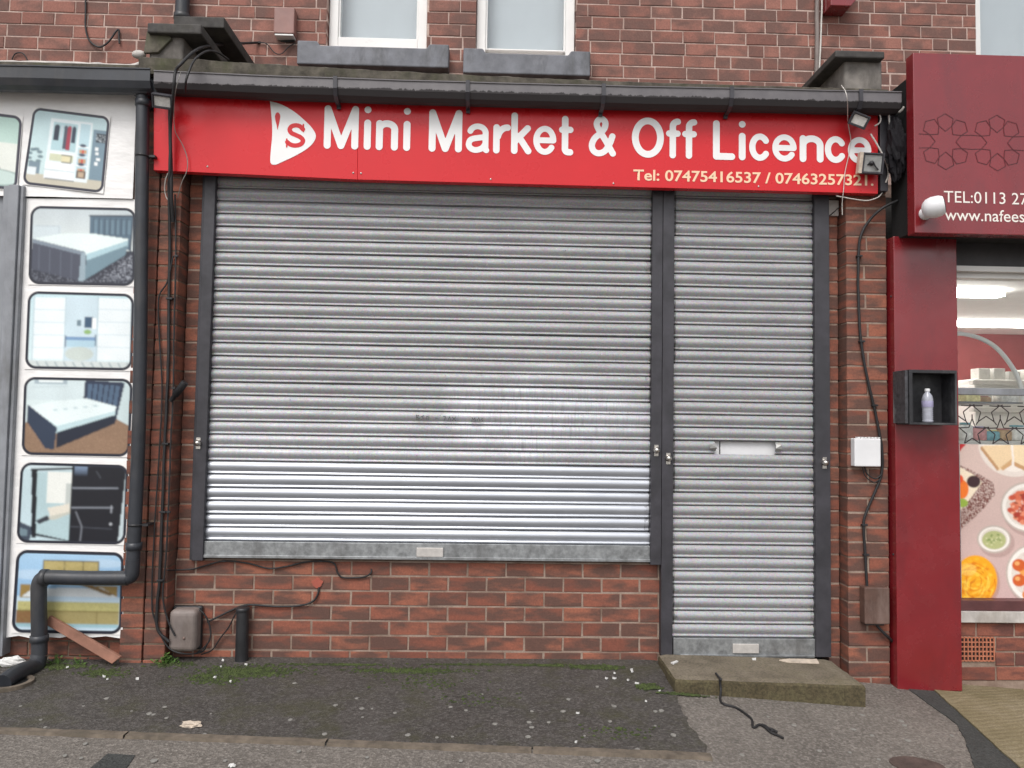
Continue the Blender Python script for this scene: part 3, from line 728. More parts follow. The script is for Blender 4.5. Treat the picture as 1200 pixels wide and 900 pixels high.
# logo: white D shape with a red drop and a red S
P = [(316.3, 118.5), (330, 122.5), (345, 131), (358, 142), (366, 150.5), (370.2, 159), (366.5, 168), (358, 175.5), (345, 183), (330, 190), (322.5, 193), (317, 190.5), (317.4, 176), (318.8, 161), (318.8, 146), (317.6, 131)]
Q = smooth_pts([at(x, y, YS-.0022) for x, y in P+P[:1]], 4)[:-1]
m = MB(); m.add(Q, [tuple(range(len(Q)))]); m.build('logo', M['white_vinyl'], sg, fix=False)
m = MB(); Yl = YS-.0032; pp = lambda x, y: at(x, y, Yl)
drop = [(322.2, 136.5), (323.2, 133), (325.3, 131.6), (327.4, 133), (328.4, 136.5), (327.6, 142), (326.2, 148), (325.2, 152), (324.2, 147), (322.8, 141.5)]
Q = smooth_pts([pp(*q) for q in drop+drop[:1]], 4)[:-1]; m.add(Q, [tuple(range(len(Q)))])
Spath = [(355, 151.5), (351.5, 148), (346.5, 146.8), (341.5, 148.3), (339.4, 152), (341.5, 155.8), (346.5, 158.2), (352, 160.8), (355, 164.5), (353, 168.5), (347, 170.5), (341, 169.6), (336.6, 166.5)]
o0 = pp(330, 150); ls = [(q.x-o0.x, q.z-o0.z) for q in [pp(*s) for s in Spath]]
sdf_mesh(m, [smooth2(ls)], .0125, lambda u, v: (o0.x+u, Yl, o0.z+v), .0025)
Yk = Yl-.0006; m2 = [[(355.5, 146), (355.5, 154)], [(336, 163), (336, 172)]]
for L in m2:
    sdf_mesh(m, [[(at(*q, Yk).x-o0.x, at(*q, Yk).z-o0.z) for q in L]], .0045, lambda u, v: (o0.x+u, Yk, o0.z+v), .0025)
m.build('logo_letter', M['red_sign'], sg, fix=False)
def text(name, body, p0, p1, height, mat, par, Yl, bold=0.0, slope=0.0):
    cu = bpy.data.curves.new(name, 'FONT'); cu.body = body; cu.size = 1; cu.offset = bold; cu.fill_mode = 'FRONT'; cu.resolution_u = 4
    to = link(bpy.data.objects.new(name+'_tmp', cu)); bpy.context.view_layer.update()
    me = bpy.data.meshes.new_from_object(to.evaluated_get(bpy.context.evaluated_depsgraph_get())); bpy.data.objects.remove(to)
    A = np.array([v.co[:] for v in me.vertices]); lo = A.min(0); hi = A.max(0); off = ORI[par]
    dg = A[:, 1].max()
    for v in me.vertices:
        u = (v.co.x-lo[0])/(hi[0]-lo[0]); x = p0.x+(p1.x-p0.x)*u; z = p0.z+(p1.z-p0.z)*u+v.co.y/.72*height
        v.co = (x-off.x, Yl-off.y, z-off.z)
    me.materials.clear(); me.materials.append(mat); me.name = name
    o = link(bpy.data.objects.new(name, me)); o.parent = par; ORI[o] = off; return o
text('phone_number', 'Tel: 07475416537 / 07463257321.', at(742, 211, YS), at(1023.5, 217.5, YS), .062, M['peach_vinyl'], sg, YS-.0022, .018)

# gutters
YG = -.25
def gutter(x0, x1, zf0, zf1, h, d, mat, label, brackets, yw, zf=None):
    t = thing('gutter', label, 'gutter', ((x0+x1)/2, yw, zf0-h))
    m = MB(); prof = [(yw, h*.98), (yw, .02), (yw-.02, 0), (yw-d*.55, 0), (yw-d*.85, .014), (yw-d, h*.42), (yw-d, h*.93), (yw-d-.006, h*.95), (yw-d-.006, h), (yw-d+.004, h), (yw-d+.004, h*.45), (yw-d*.8, .022), (yw-d*.5, .006), (yw-.01, .025), (yw-.006, h*.98)]
    n = 40; V = []
    for i in range(n+1):
        x = x0+(x1-x0)*i/n; zz = (zf(x) if zf else zf0+(zf1-zf0)*i/n)-h+.002*noise.noise((x*3, 0, 5))
        V += [(x, y, zz+z) for y, z in prof]
    k = len(prof)
    m.add(V, [(i*k+j, (i+1)*k+j, (i+1)*k+(j+1) % k, i*k+(j+1) % k) for i in range(n) for j in range(k)]+[tuple(range(k)), tuple(n*k+j for j in range(k))])
    m.build('channel', mat, t)
    for bx in brackets:
        u = (bx-x0)/(x1-x0); zz = (zf(bx) if zf else zf0+(zf1-zf0)*u)-h; m = MB()
        P = [(yw-d-.010, h+.006), (yw-d-.010, h*.42), (yw-d*.87, .006), (yw-d*.5, -.008), (yw-.0, -.012), (yw, -.026), (yw+.012, -.026), (yw+.012, -.004), (yw-d*.5, .002), (yw-d*.8, .02), (yw-d-.002, h*.44), (yw-d-.002, h+.006)]
        fr = [(bx-.011, y, zz+z) for y, z in P]; m.hexa(fr, [(bx+.011, y, zz+z) for _, y, z in fr and [(0, y, z) for y, z in P]]); m.build('gutter_bracket', M['guide'], t)
    return t
GLN = [at(x, y, YG) for x, y in ((180, 83), (300, 88.5), (450, 93.5), (600, 98), (750, 101.5), (900, 104.5), (1057, 108))]
ga, gb = at(180, 83, YG-.01), at(1057, 107, YG-.01)
gutter(ga.x, gb.x, ga.z-.006, gb.z-.004, .104, .105, M['gutter'], 'sooty grey rain gutter with ragged grime running above the red sign', [at(x, y, YG).x for x, y in ((393, 105), (548, 112), (707, 118), (857, 122), (1008, 124))], YG+.10, lambda x: float(np.interp(x, [q.x for q in GLN], [q.z for q in GLN])))
gc, gd = at(-60, 76, -.24), at(176, 81, -.24)
gutter(gc.x-1.6, gd.x, gc.z-.0, gd.z+.004, .118, .10, M['pipe'], 'dark slate gutter above the white wardrobe banner', [], -.14)

# roller shutters
PS = .07435
def slat_profile():        # curved lath: crest forwards, flat lip and lock groove at the bottom
    P = []
    for i in range(13):
        a = i/12; P.append((-.013*math.sin(math.pi*(a**.9))+.004, PS-.004-(PS-.020)*a))
    P += [(.0040, .0150), (-.0005, .0115), (-.0035, .007), (-.0020, .0035), (.006, .0030), (.016, .0018), (.016, -.0018), (.004, -.0035)]
    return P
def curtain(name, x0, x1, zbot, n, yc, newn, mat_old, mat_new, par, gap=None):
    m = MB(); pr = slat_profile(); k = len(pr)
    for s in range(n):
        r_ = random.random(); isnew = s < newn; z = zbot+s*PS; dy = random.uniform(-.0012, .0012); tl = random.uniform(-.0015, .0015)
        spans = [(x0, x1)]
        if gap and s == gap[0]: spans = [(x0, gap[1]), (gap[2], x1)]
        for a, b in spans:
            xs = [a]+[q for q in (x0+.02, x0+.045, x0+.07, x0+.12, x1-.12, x1-.07, x1-.045, x1-.02) if a < q < b]+[b]
            k2 = max(1, int((x1-x0)/.09)); xs = sorted(set(xs+[q for q in (x0+(x1-x0)*i/k2 for i in range(1, k2)) if a+.01 < q < b-.01 and min(abs(q-w_) for w_ in xs) > .012]))
            def bow(x): return .0022*noise.noise((x*1.7, s*.55, 1))+.0018*noise.noise((x*6, s*1.1, 4)), .0011*noise.noise((x*2.3, s*.8, 7))
            for xa, xb in zip(xs[:-1], xs[1:]):
                def e(x): q = min(x-x0, x1-x); return max(0., 1-q/.075)*.9
                (ya, za_), (yb_, zb2) = bow(xa), bow(xb)
                V = [(xa, yc+y+dy+ya, z+zz+tl*(xa-x0)+za_) for y, zz in pr]+[(xb, yc+y+dy+yb_, z+zz+tl*(xb-x0)+zb2) for y, zz in pr]
                c0 = e((xa+xb)/2)*(.6+.6*((s*7919) % 10)/10)
                m.add(V, [(j, k+j, k+j+1, j+1) for j in range(k-1)], (r_, min(1., c0), 0.), 1 if isnew else 0, True)
    return m.build(name, [mat_old, mat_new], par, fix=False)
sh = thing('roller_shutter', 'wide closed galvanised roller shutter with brighter newer slats at the bottom above the stall wall', 'roller shutter', (-.35, 0, .53))
x0s, x1s = at(242, 450, 0).x-.012, .935
zb0 = at(300, 634, 0).z+.001
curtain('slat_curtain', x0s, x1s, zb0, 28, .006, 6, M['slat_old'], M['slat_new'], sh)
m = MB(); m.box(x0s+.01, x1s-.008, -.014, .012, at(300, 652.5, 0).z, zb0-.003); m.box(x0s+.01, x1s-.008, -.024, -.0145, at(300, 652.5, 0).z-.004, at(300, 652.5, 0).z+.012); br = m.build('bottom_rail', M['rail'], sh, .002)
a, b = at(488, 654, -.02), at(519.5, 642, -.02); m = MB(); m.box(a.x, b.x, -.027, -.0155, a.z+.008, b.z); m.build('pull_tab', M['handle'], br, .002)
def guide(par, xa, xb, z0, z1, lip=1):
    m = MB(); m.box(xa, xb, -.034, -.026, z0, z1)                                       # face
    m.box(xa, xa+.006, -.0255, .022, z0, z1); m.box(xb-.006, xb, -.0255, .022, z0, z1)
    if lip: m.box(xa-.022, xa-.001, -.006, .001, z0-.0, z1)
    return m.build('guide_rail', M['guide'], par, .0025)
gl0 = at(237, 450, -.03).x-.025; gl1 = gl0+.062
GL = guide(sh, gl0, gl1, at(225, 657, -.03).z, 2.72)
GM = guide(sh, at(763.5, 430, -.03).x, at(775.7, 430, -.03).x, at(770, 662, -.03).z, 2.72, 0)
def lock(par, px, py):
    c = at(px, py, -.034); m = MB(); m.lathe([(.019, 0), (.019, .012), (.016, .022), (.009, .03), (.001, .032)], (c.x, c.y, c.z), 'Y', 16)
    m.box(c.x-.012, c.x+.012, -.038, -.0345, c.z-.034, c.z+.030); o = m.build('bullet_lock', M['chrome'], par, 0); return o
lock(GL, 232.5, 519); lock(GM, 769, 527.5)
ds = thing('door_shutter', 'narrow closed galvanised door shutter with a letter slot above the concrete step', 'roller shutter', (1.47, 0, .0))
xd0, xd1 = at(789.5, 450, 0).x-.01, at(955.5, 450, 0).x+.01
zd0 = at(870, 675+290/4, 0).z+.002
gi = round((at(870, 533.5, 0).z-zd0)/PS); ga_, gb_ = at(838, 525, 0).x, at(909, 525, 0).x
curtain('slat_curtain', xd0, xd1, zd0, 35, .006, 0, M['slat_door'], M['slat_new'], ds, (gi, ga_, gb_))
m = MB(); zl = zd0+gi*PS; m.box(ga_-.05, gb_+.05, .035, .045, zl-.02, zl+PS+.02); lp = m.build('letter_plate', M['whitebox'], ds)
m = MB(); m.box(ga_+.034, ga_+.039, .030, .034, zl-.01, zl+PS); m.build('plate_edge', M['black'], lp)
for xx, sg_ in ((ga_, -1), (gb_, 1)):
    m = MB(); m.add([(xx, -.006, zl+.060), (xx+sg_*.03, -.016, zl+.055), (xx+sg_*.035, -.014, zl+.03), (xx, -.004, zl+.015), (xx-sg_*.006, -.02, zl+.035)], [(0, 1, 4), (1, 2, 4), (2, 3, 4)])
    m.build('bent_slat_edge', M['silver'], ds, fix=False)
m = MB(); zd = at(870, 768.5, 0).z; m.box(xd0+.012, xd1-.012, -.014, .012, zd, zd0-.003); m.box(xd0+.05, xd1-.03, -.024, -.0145, zd-.002, zd+.012)
br = m.build('bottom_rail', M['rail'], ds, .002)
a, b = at(858.5, 766, -.02), at(889, 754.5, -.02); m = MB(); m.box(a.x, b.x, -.027, -.0155, a.z+.004, b.z); m.build('pull_tab', M['handle'], br, .002)
GA = guide(ds, at(776.2, 430, -.03).x, at(789.5, 430, -.03).x, at(782, 768, -.03).z, 2.72, 0)
GB = guide(ds, at(955, 430, -.03).x, at(972.3, 430, -.03).x, at(965, 770, -.03).z, 2.72, 0)
lock(GA, 783, 537); lock(GB, 966, 542)
# faint pen scrawl on the big shutter
m = MB(); Yw = -.0115; o0 = at(488, 492, Yw)
scr = [[(488, 486), (488, 492)], [(488, 486.5), (491, 487), (488.5, 489)], [(489, 489), (492, 491), (488.5, 492)], [(497, 487), (494, 488), (496.5, 490), (493.5, 491.5)], [(503, 487.5), (500, 488), (499.5, 491.5), (502.5, 491.5)], [(503, 489.5), (501, 489.7)], [(510, 490), (512.5, 490)], [(519.5, 488), (522, 488), (521, 492.5)], [(525, 492.5), (526.7, 488.3), (528.5, 492.8)], [(530, 488.5), (534, 493)], [(534, 488.5), (530, 493)], [(553, 493.5), (553.5, 489.5), (555, 492), (556.5, 489.5), (557, 493.5)], [(559, 493), (561, 489.5), (562.5, 493.5)], [(566, 490), (564, 491), (566, 493.5)], [(552, 494.5), (563, 494.8)]]
for L in scr: sdf_mesh(m, [[(at(*q, Yw).x-o0.x, at(*q, Yw).z-o0.z) for q in L]], .0017, lambda u, v: (o0.x+u, Yw+(-.0006*0), o0.z+v), .0012)
m.build('pen_scrawl', simple('faded_ink', (.08, .08, .085), .6, bump=0), sh, fix=False)

# step
p = [at(0, 0)]
m = MB(); xl, xr = .972, 1.950; yf, yb = -.415, -.032
n1, n2 = 26, 10; V = []
def zt_(x, y): return .030-.026*(x-xl)/(xr-xl)+.006*(y-yf)/(yb-yf)
top = {}
for j in range(n2+1):
    for i in range(n1+1):
        x = xl+(xr-xl)*i/n1; y = yf+(yb-yf)*j/n2
        ed = min(i, n1-i, j*2)
        z = zt_(x, y)+.003*noise.noise((x*6, y*6, 0))-(.008 if ed == 0 else 0)
        top[i, j] = len(V); V.append((x+(.006*noise.noise((y*20, 1, x)) if i in (0, n1) else 0), y+(.006*noise.noise((x*14, 3, 0)) if j == 0 else 0), z))
Fz = [(top[i, j], top[i+1, j], top[i+1, j+1], top[i, j+1]) for i in range(n1) for j in range(n2)]
ring = [(i, 0) for i in range(n1+1)]+[(n1, j) for j in range(1, n2+1)]+[(i, n2) for i in range(n1-1, -1, -1)]+[(0, j) for j in range(n2-1, 0, -1)]
bs = len(V)
for lv in (1, 2):
    for i, j in ring:
        x, y, z = V[top[i, j]]; ox = -.006 if i == 0 else .006 if i == n1 else 0; oy = -.006 if j == 0 else 0
        zz = z-.012 if lv == 1 else -.22
        V.append((x+ox+.004*noise.noise((x*17, y*17, lv)), y+oy+.004*noise.noise((x*13, lv*3, y)), zz))
nr = len(ring)
for q in range(nr):
    q2 = (q+1) % nr
    Fz.append((top[ring[q]], top[ring[q2]], bs+q2, bs+q)); Fz.append((bs+q, bs+q2, bs+nr+q2, bs+nr+q))
m.add(V, Fz); m.mi = [0]*(n1*n2)+[1]*(len(Fz)-n1*n2)
riser = N('algae_stained_riser'); c_ = riser.co(); rc = riser.ramp(riser.noise(c_, 5, 7, .7), [(.3, (.055, .045, .024)), (.5, (.10, .08, .045)), (.7, (.13, .115, .06))])
riser.set(color=riser.mix(riser.ramp(riser.noise(c_, 80, 4), [(.36, .6), (.6, 0.)]), rc, (.035, .03, .018)), rough=.9, spec=.3); riser.bump(riser.mix(.5, riser.noise(c_, 100, 4), riser.noise(c_, 16, 4)), .8, .008)
tag(m.build('door_step', [M['step'], riser.m]), 'mossy concrete step slab in front of the door shutter', 'step')

# ==================================================================================================
# LEFT NEIGHBOUR
# ==================================================================================================
mb = MB(); pz = jl-math.ceil((jl+.1)/PC)*PC
bricks(mb, -5, lx1-.25, pz, 12, PC, -.03, .1, .219, .07, .010, .0015, 0)
t = thing('brick_wall', 'low dark red brick wall under the bed picture board', 'wall', (-3, 0, -.05))
mb.build('brickwork', M['brick_low'], t); mb = MB(); mb.box(-5, lx1-.25, -.0245, .12, -.15, pz+12*PC); mb.build('mortar_bed', M['mortar_dark'], t)
mb = MB(); mb.box(-5, lx1-.25, -.02, .4, pz+12*PC+.001, 3.25); mb.build('shopfront_panel', M['guide'], t)
# grey shutter guide at far left
t = thing('shutter_guide', 'tall grey ribbed metal shutter guide at the left edge beside the picture board', 'shutter guide', (-2.85, -.1, .05))
x2 = at(28, 235, -.1).x; xb2 = at(4, 700, -.1).x
m = MB(); m.box(x2-.075, x2-.02, -.12, -.03, .02, 2.6); m.box(x2-.0195, x2-.001, -.105, -.03, .02, 2.6); m.box(x2-.115, x2-.0755, -.10, -.03, .02, 2.6)
m.build('guide_rail', M['grey_metal'], t, .004)
m = MB(); m.box(-5, x2-.116, -.06, -.03, .02, 2.6); m.build('side_panel', M['grey_metal'], t)
YB = -.085
# banner
bt = thing('wardrobe_banner', 'white vinyl fascia banner with fitted wardrobe pictures above the left shop', 'banner', (-2.8, YB, 2.6))
a0, a1, a2, a3 = at(-10, 97, YB), at(160.5, 103, YB), at(160.5, 233, YB), at(-10, 228, YB)
n = 40; m = MB(); V = []; xl_ = -4.6
for j in range(21):
    for i in range(n+1):
        u, v = i/n, j/20; x = xl_+(a1.x-xl_)*u; zt0 = a1.z+(a0.z-a1.z)*0+.02; zb_ = a2.z
        V.append((x, YB+.003*noise.noise((x*5, v*2, 0))+.002*noise.noise((x*3+v*4, v*5, 3)), zb_+(zt0-zb_)*v))
m.add(V, [(j*(n+1)+i, j*(n+1)+i+1, (j+1)*(n+1)+i+1, (j+1)*(n+1)+i) for j in range(20) for i in range(n)], None, 0, True)
m.build('banner_sheet', M['banner'], bt, fix=False)
m = MB(); m.box(xl_, a1.x-.002, YB+.012, -.021, a2.z+.005, a1.z+.02); m.build('fascia_board', M['sill_white'], bt)
YP1 = YB-.006
def quad(pts, Y): return [at(x, y, Y) for x, y in pts]
WH = (239, 236, 233)
# wardrobe picture
r = Ras(120, 112, (196, 222, 224)); r.vgrad(0, 0, 1, 1, (190, 216, 220), (205, 226, 226)); r.rect(.80, .2, 1, .95, (118, 142, 156)); r.rect(.84, .24, 1, .36, (50, 58, 66)); r.speck(.84, .26, 1, .35, (180, 190, 195), .3)
r.rect(0, .84, 1, 1, (196, 190, 172)); r.rect(.25, .12, .78, .88, (228, 238, 240)); r.rect(.29, .16, .60, .52, (176, 206, 212)); r.rect(.63, .14, .76, .84, (186, 214, 222))
for x0_, x1_, y1_, c in ((.31, .375, .39, (40, 50, 66)), (.43, .475, .49, (74, 78, 92)), (.475, .525, .50, (160, 50, 70)), (.535, .58, .40, (48, 60, 78)), (.395, .415, .36, (196, 206, 212))): r.rect(x0_, .21, x1_, y1_, c); r.ell((x0_+x1_)/2, .22, (x1_-x0_)/2, .03, c)
r.rect(.29, .545, .60, .56, (240, 244, 244)); r.rect(.29, .56, .58, .65, (206, 210, 180)); r.rect(.44, .57, .55, .66, (222, 214, 176)); r.line([(.44, .57), (.56, .57), (.56, .66), (.45, .66)], .012, (70, 66, 60))
r.rect(.25, .67, .61, .76, (240, 244, 245)); r.rect(.25, .78, .61, .88, (238, 242, 244)); r.line([(.25, .77), (.61, .77)], .006, (160, 180, 186)); r.line([(.27, .885), (.62, .885)], .012, (90, 96, 98))
for y_ in (.40, .52, .64): r.rect(.63, y_+.03, .76, y_+.045, (245, 248, 248)); r.ell(.69, y_+.02, .04, .02, (66, 74, 92)); r.rect(.65, y_+.07, .74, y_+.12, (196, 156, 120)); r.rect(.68, y_+.07, .71, y_+.12, (206, 84, 66))
r.rect(.64, .74, .76, .84, (110, 96, 84)); r.rect(.67, .76, .73, .82, (188, 166, 140))
for y_, x_ in ((.44, .86), (.50, .87), (.57, .89), (.63, .87)): r.rect(x_-.02, y_-.02, x_+.025, y_+.02, (236, 240, 240))
for k in range(9): a = k*.7; r.ell(.11+.07*math.cos(a), .62+.09*math.sin(a), .035, .02, (74, 100, 112), .8)
r.rect(.05, .70, .19, .84, (120, 140, 152)); r.rect(.04, .76, .15, .86, (222, 230, 232)); r.frame(.032, .10, (44, 44, 58), WH)
r.mesh('picture', quad([(39, 125), (129.5, 136.5), (121, 227), (25.5, 216)], YP1), bt)
r = Ras(120, 100, (214, 226, 220)); r.vgrad(0, 0, 1, .4, (176, 206, 196), (190, 216, 206)); r.rect(0, .38, 1, .75, (226, 230, 222)); r.rect(0, .75, 1, 1, (188, 206, 198)); r.ell(.75, .85, .30, .12, (120, 142, 138)); r.ell(.75, .84, .27, .10, (196, 214, 208)); r.line([(.7, .60), (.78, .72)], .02, (80, 90, 92)); r.frame(.032, .1, (52, 50, 64), WH)
r.mesh('picture', quad([(-78, 123), (27, 136), (20, 224), (-88, 212)], YP1), bt)
# picture board
YQ = -.075
bp = thing('picture_board', 'tall white vinyl board of bed and wardrobe pictures beside the drainpipe', 'picture board', (-2.3, YQ, .1))
P = [(29, 232.5), (160, 233.5)]+[(160-13*k/8, 233.5+510*k/8) for k in range(1, 9)]
P += [(140, 748), (124, 745.5), (108, 747), (90, 744), (70, 747.5), (50, 746), (36, 748), (22, 745), (4.5, 747.5)]+[(5+24*k/8+(1.2 if k % 2 else -.8), 745-512*k/8) for k in range(1, 8)]
fr = [at(x, y, YQ) for x, y in P]; m = MB(); m.hexa(fr, [q+Vector((0, .006, 0)) for q in fr]); m.build('board_sheet', M['banner'], bp)
YQ1 = YQ-.004
FR = (36, 38, 50)
# A grey panelled bed on dark patterned floor
r = Ras(128, 96, (206, 214, 214)); r.vgrad(0, 0, 1, .6, (190, 200, 204), (222, 230, 228)); r.rect(.03, .25, .3, .45, (204, 216, 220)); r.line([(.06, .26), (.28, .26), (.28, .45)], .006, (170, 180, 186))
r.rect(0, .55, 1, 1, (48, 50, 62)); r.speck(0, .62, 1, 1, (150, 156, 168), .16, .7, [(0, .8), (.6, .9), (.95, .55), (1, .6), (1, 1), (0, 1)]); r.speck(.6, .6, 1, .95, (196, 202, 212), .22, .7, [(.65, .95), (.97, .58), (1, .9)])
r.poly([(.56, .12), (.97, .11), (.95, .55), (.56, .36)], (86, 108, 124))
for k in range(7): r.line([(.60+k*.052, .15), (.60+k*.051, .36)], .008, (48, 62, 80)); r.rect(.605+k*.052, .17, .63+k*.052, .34, (116, 142, 156), .6)
r.line([(.56, .12), (.97, .11), (.94, .6)], .014, (50, 58, 72))
r.poly([(.04, .42), (.30, .35), (.58, .34), (.92, .40), (.92, .46), (.54, .62), (.30, .53)], (226, 238, 236)); r.poly([(.54, .60), (.92, .42), (.92, .50), (.54, .72)], (170, 200, 208)); r.poly([(.54, .68), (.92, .48), (.90, .60), (.52, .93)], (112, 138, 150))
r.poly([(.03, .44), (.50, .58), (.48, .94), (.03, .80)], (72, 76, 90)); r.poly([(.03, .42), (.52, .57), (.52, .62), (.03, .47)], (126, 138, 150))
for k in range(4): r.line([(.10+.1*k, .52+.03*k), (.10+.1*k, .80+.03*k)], .006, (100, 106, 120))
r.poly([(.49, .58), (.53, .58), (.53, .93), (.47, .94)], (150, 168, 178)); r.frame(.026, .10, FR, WH); r.mesh('picture', quad([(35.5, 240.5), (160, 243.5), (158.5, 336), (32.5, 333.5)], YQ1), bp)
# B white sliding wardrobe with mirror
r = Ras(128, 94, (206, 226, 230)); r.vgrad(0, 0, 1, 1, (196, 222, 228), (218, 234, 236)); r.rect(.07, .08, .36, .86, (232, 240, 242)); r.rect(.66, .07, .97, .86, (232, 240, 242)); r.rect(.36, .07, .66, .88, (200, 218, 226))
for y_ in (.24, .40, .56, .72): r.line([(.07, y_), (.36, y_)], .005, (186, 206, 214)); r.line([(.66, y_-.02), (.97, y_-.02)], .005, (186, 206, 214))
for x_ in (.07, .36, .66, .97): r.line([(x_, .06), (x_, .88)], .006, (160, 186, 196))
r.rect(.54, .32, .62, .46, (56, 84, 110)); r.rect(.61, .33, .645, .47, (240, 244, 244)); r.rect(.47, .36, .51, .44, (110, 130, 140)); r.ell(.57, .51, .035, .03, (140, 176, 110)); r.rect(.37, .57, .65, .62, (120, 152, 188)); r.line([(.37, .57), (.37, .70)], .012, (70, 90, 120)); r.line([(.645, .55), (.645, .68)], .012, (70, 90, 120)); r.rect(.38, .62, .64, .70, (176, 206, 220)); r.ell(.5, .79, .13, .09, (196, 206, 200))
r.rect(0, .88, 1, 1, (206, 214, 212))
for k in range(12): r.line([(.03+k*.083, .9), (.06+k*.083, .97)], .012, (150, 166, 170))
r.frame(.026, .10, FR, WH); r.mesh('picture', quad([(32.5, 340.5), (158, 344), (155.5, 435), (28.5, 432.5)], YQ1), bp)
# C dark bed on brown carpet
r = Ras(128, 94, (214, 228, 228)); r.rect(0, 0, 1, .3, (206, 220, 222)); r.rect(.1, 0, .4, .1, (160, 176, 184)); r.rect(.14, .0, .36, .07, (230, 238, 238)); r.line([(.08, .14), (.4, .12)], .006, (180, 196, 200))
r.poly([(0, .60), (.10, .55), (.86, .52), (1, .62), (1, 1), (0, 1)], (140, 112, 90)); r.speck(0, .55, 1, 1, (166, 138, 112), .25, .5, [(0, .65), (.86, .55), (1, .65), (1, 1), (0, 1)]); r.poly([(.86, .52), (.9, 0), (1, 0), (1, .62)], (196, 212, 214))
r.poly([(.56, .03), (.92, .06), (.85, .56), (.55, .26)], (40, 50, 72))
for k in range(6): r.poly([(.59+k*.05, .08+.004*k), (.625+k*.05, .084+.004*k), (.615+k*.047, .30+.02*k), (.58+k*.047, .28+.02*k)], (78, 100, 124))
r.poly([(.05, .38), (.34, .30), (.58, .27), (.85, .36), (.84, .46), (.32, .68)], (226, 238, 238)); r.poly([(.05, .38), (.32, .62), (.84, .42), (.84, .48), (.32, .72)], (190, 214, 218)); r.poly([(.32, .70), (.84, .47), (.84, .58), (.32, .90)], (30, 36, 52)); r.poly([(.05, .36), (.32, .64), (.30, .92), (.22, .90), (.05, .58)], (44, 56, 76))
for k in range(5): r.ell(.3+.09*k, .42-.015*k, .02, .012, (186, 206, 210))
r.frame(.026, .10, FR, WH); r.mesh('picture', quad([(28, 441), (156.5, 443.5), (152.5, 536), (24.5, 533.5)], YQ1), bp)
# D black sliding wardrobe
r = Ras(128, 94, (192, 212, 218)); r.rect(0, 0, 1, .1, (206, 222, 226)); r.poly([(0, .72), (.15, .80), (.12, 1), (0, 1)], (60, 70, 84)); r.poly([(.02, .8), (.1, .83), (.1, .9), (0, .9)], (110, 130, 140))
r.poly([(.11, .10), (.16, .10), (.18, .93), (.14, .93)], (22, 24, 32)); r.line([(.11, .10), (.50, .07)], .02, (22, 24, 32)); r.line([(.15, .88), (.58, .97)], .022, (22, 24, 32))
r.poly([(.16, .13), (.48, .10), (.48, .95), (.18, .87)], (176, 200, 204)); r.rect(.26, .12, .48, .5, (230, 232, 226)); r.rect(.43, .25, .475, .55, (190, 196, 192)); r.poly([(.18, .72), (.3, .66), (.48, .55), (.48, .62), (.35, .70)], (196, 196, 184)); r.poly([(.27, .56), (.47, .5), (.47, .6), (.3, .66)], (222, 216, 202)); r.poly([(.17, .72), (.27, .65), (.3, .70), (.2, .76)], (50, 54, 62))
r.poly([(.48, .03), (.97, .02), (.94, 1), (.48, .98)], (24, 25, 33)); r.vgrad(.5, .02, .62, .16, (170, 196, 230), (30, 32, 42), .6)
for y_, x1_ in ((.31, .90), (.55, .86)): r.line([(.49, y_), (x1_, y_-.01)], .010, (150, 156, 166))
r.line([(.49, .78), (.86, .80)], .006, (80, 84, 94)); r.line([(.53, .60), (.59, .78), (.58, .97)], .010, (130, 134, 142)); r.line([(.85, .52), (.85, .60)], .010, (170, 174, 182)); r.ell(.85, .74, .012, .015, (190, 194, 200)); r.line([(.70, .10), (.74, .18)], .006, (90, 94, 102))
r.poly([(.97, .1), (1, .1), (1, 1), (.92, 1)], (196, 210, 214)); r.frame(.026, .10, FR, WH); r.mesh('picture', quad([(24, 541), (151.5, 544.5), (147.5, 639), (18.5, 636.5)], YQ1), bp)
# E upholstered divan against blue wall
r = Ras(128, 96, (150, 190, 222)); r.vgrad(0, 0, 1, .55, (168, 202, 228), (140, 180, 214)); r.ell(.2, .3, .25, .06, (196, 216, 232), .6); r.ell(.8, .15, .2, .05, (196, 216, 232), .6)
r.rect(0, .55, 1, 1, (190, 212, 226)); r.rect(.26, .13, .76, .35, (176, 160, 104)); r.line([(.26, .13), (.76, .13), (.76, .35), (.26, .35), (.26, .13)], .010, (96, 84, 52))
for x_ in (.45, .62): r.line([(x_, .14), (x_, .3)], .010, (96, 84, 52))
r.speck(.27, .14, .75, .34, (206, 190, 140), .25, .5); r.rect(.06, .42, .16, .57, (150, 124, 70)); r.rect(.74, .42, .94, .54, (160, 134, 78)); r.poly([(.08, .56), (.18, .46), (.80, .44), (.94, .55)], (214, 220, 222)); r.poly([(.62, .36), (.92, .52), (.86, .53), (.58, .40)], (130, 104, 62))
r.rect(.05, .61, .96, .72, (188, 182, 122)); r.rect(.04, .72, .96, .88, (162, 150, 102)); r.rect(.04, .72, .2, .88, (132, 96, 62)); r.line([(.76, .72), (.76, .88)], .008, (120, 104, 60)); r.speck(.05, .61, .96, .88, (140, 130, 80), .3, .4); r.rect(.04, .88, .95, .92, (150, 186, 196)); r.line([(.04, .725), (.96, .725)], .010, (120, 108, 60))
r.frame(.03, .10, FR, WH); r.mesh('picture', quad([(19, 643.5), (146.5, 647), (143.5, 744), (12.5, 742)], YQ1), bp)

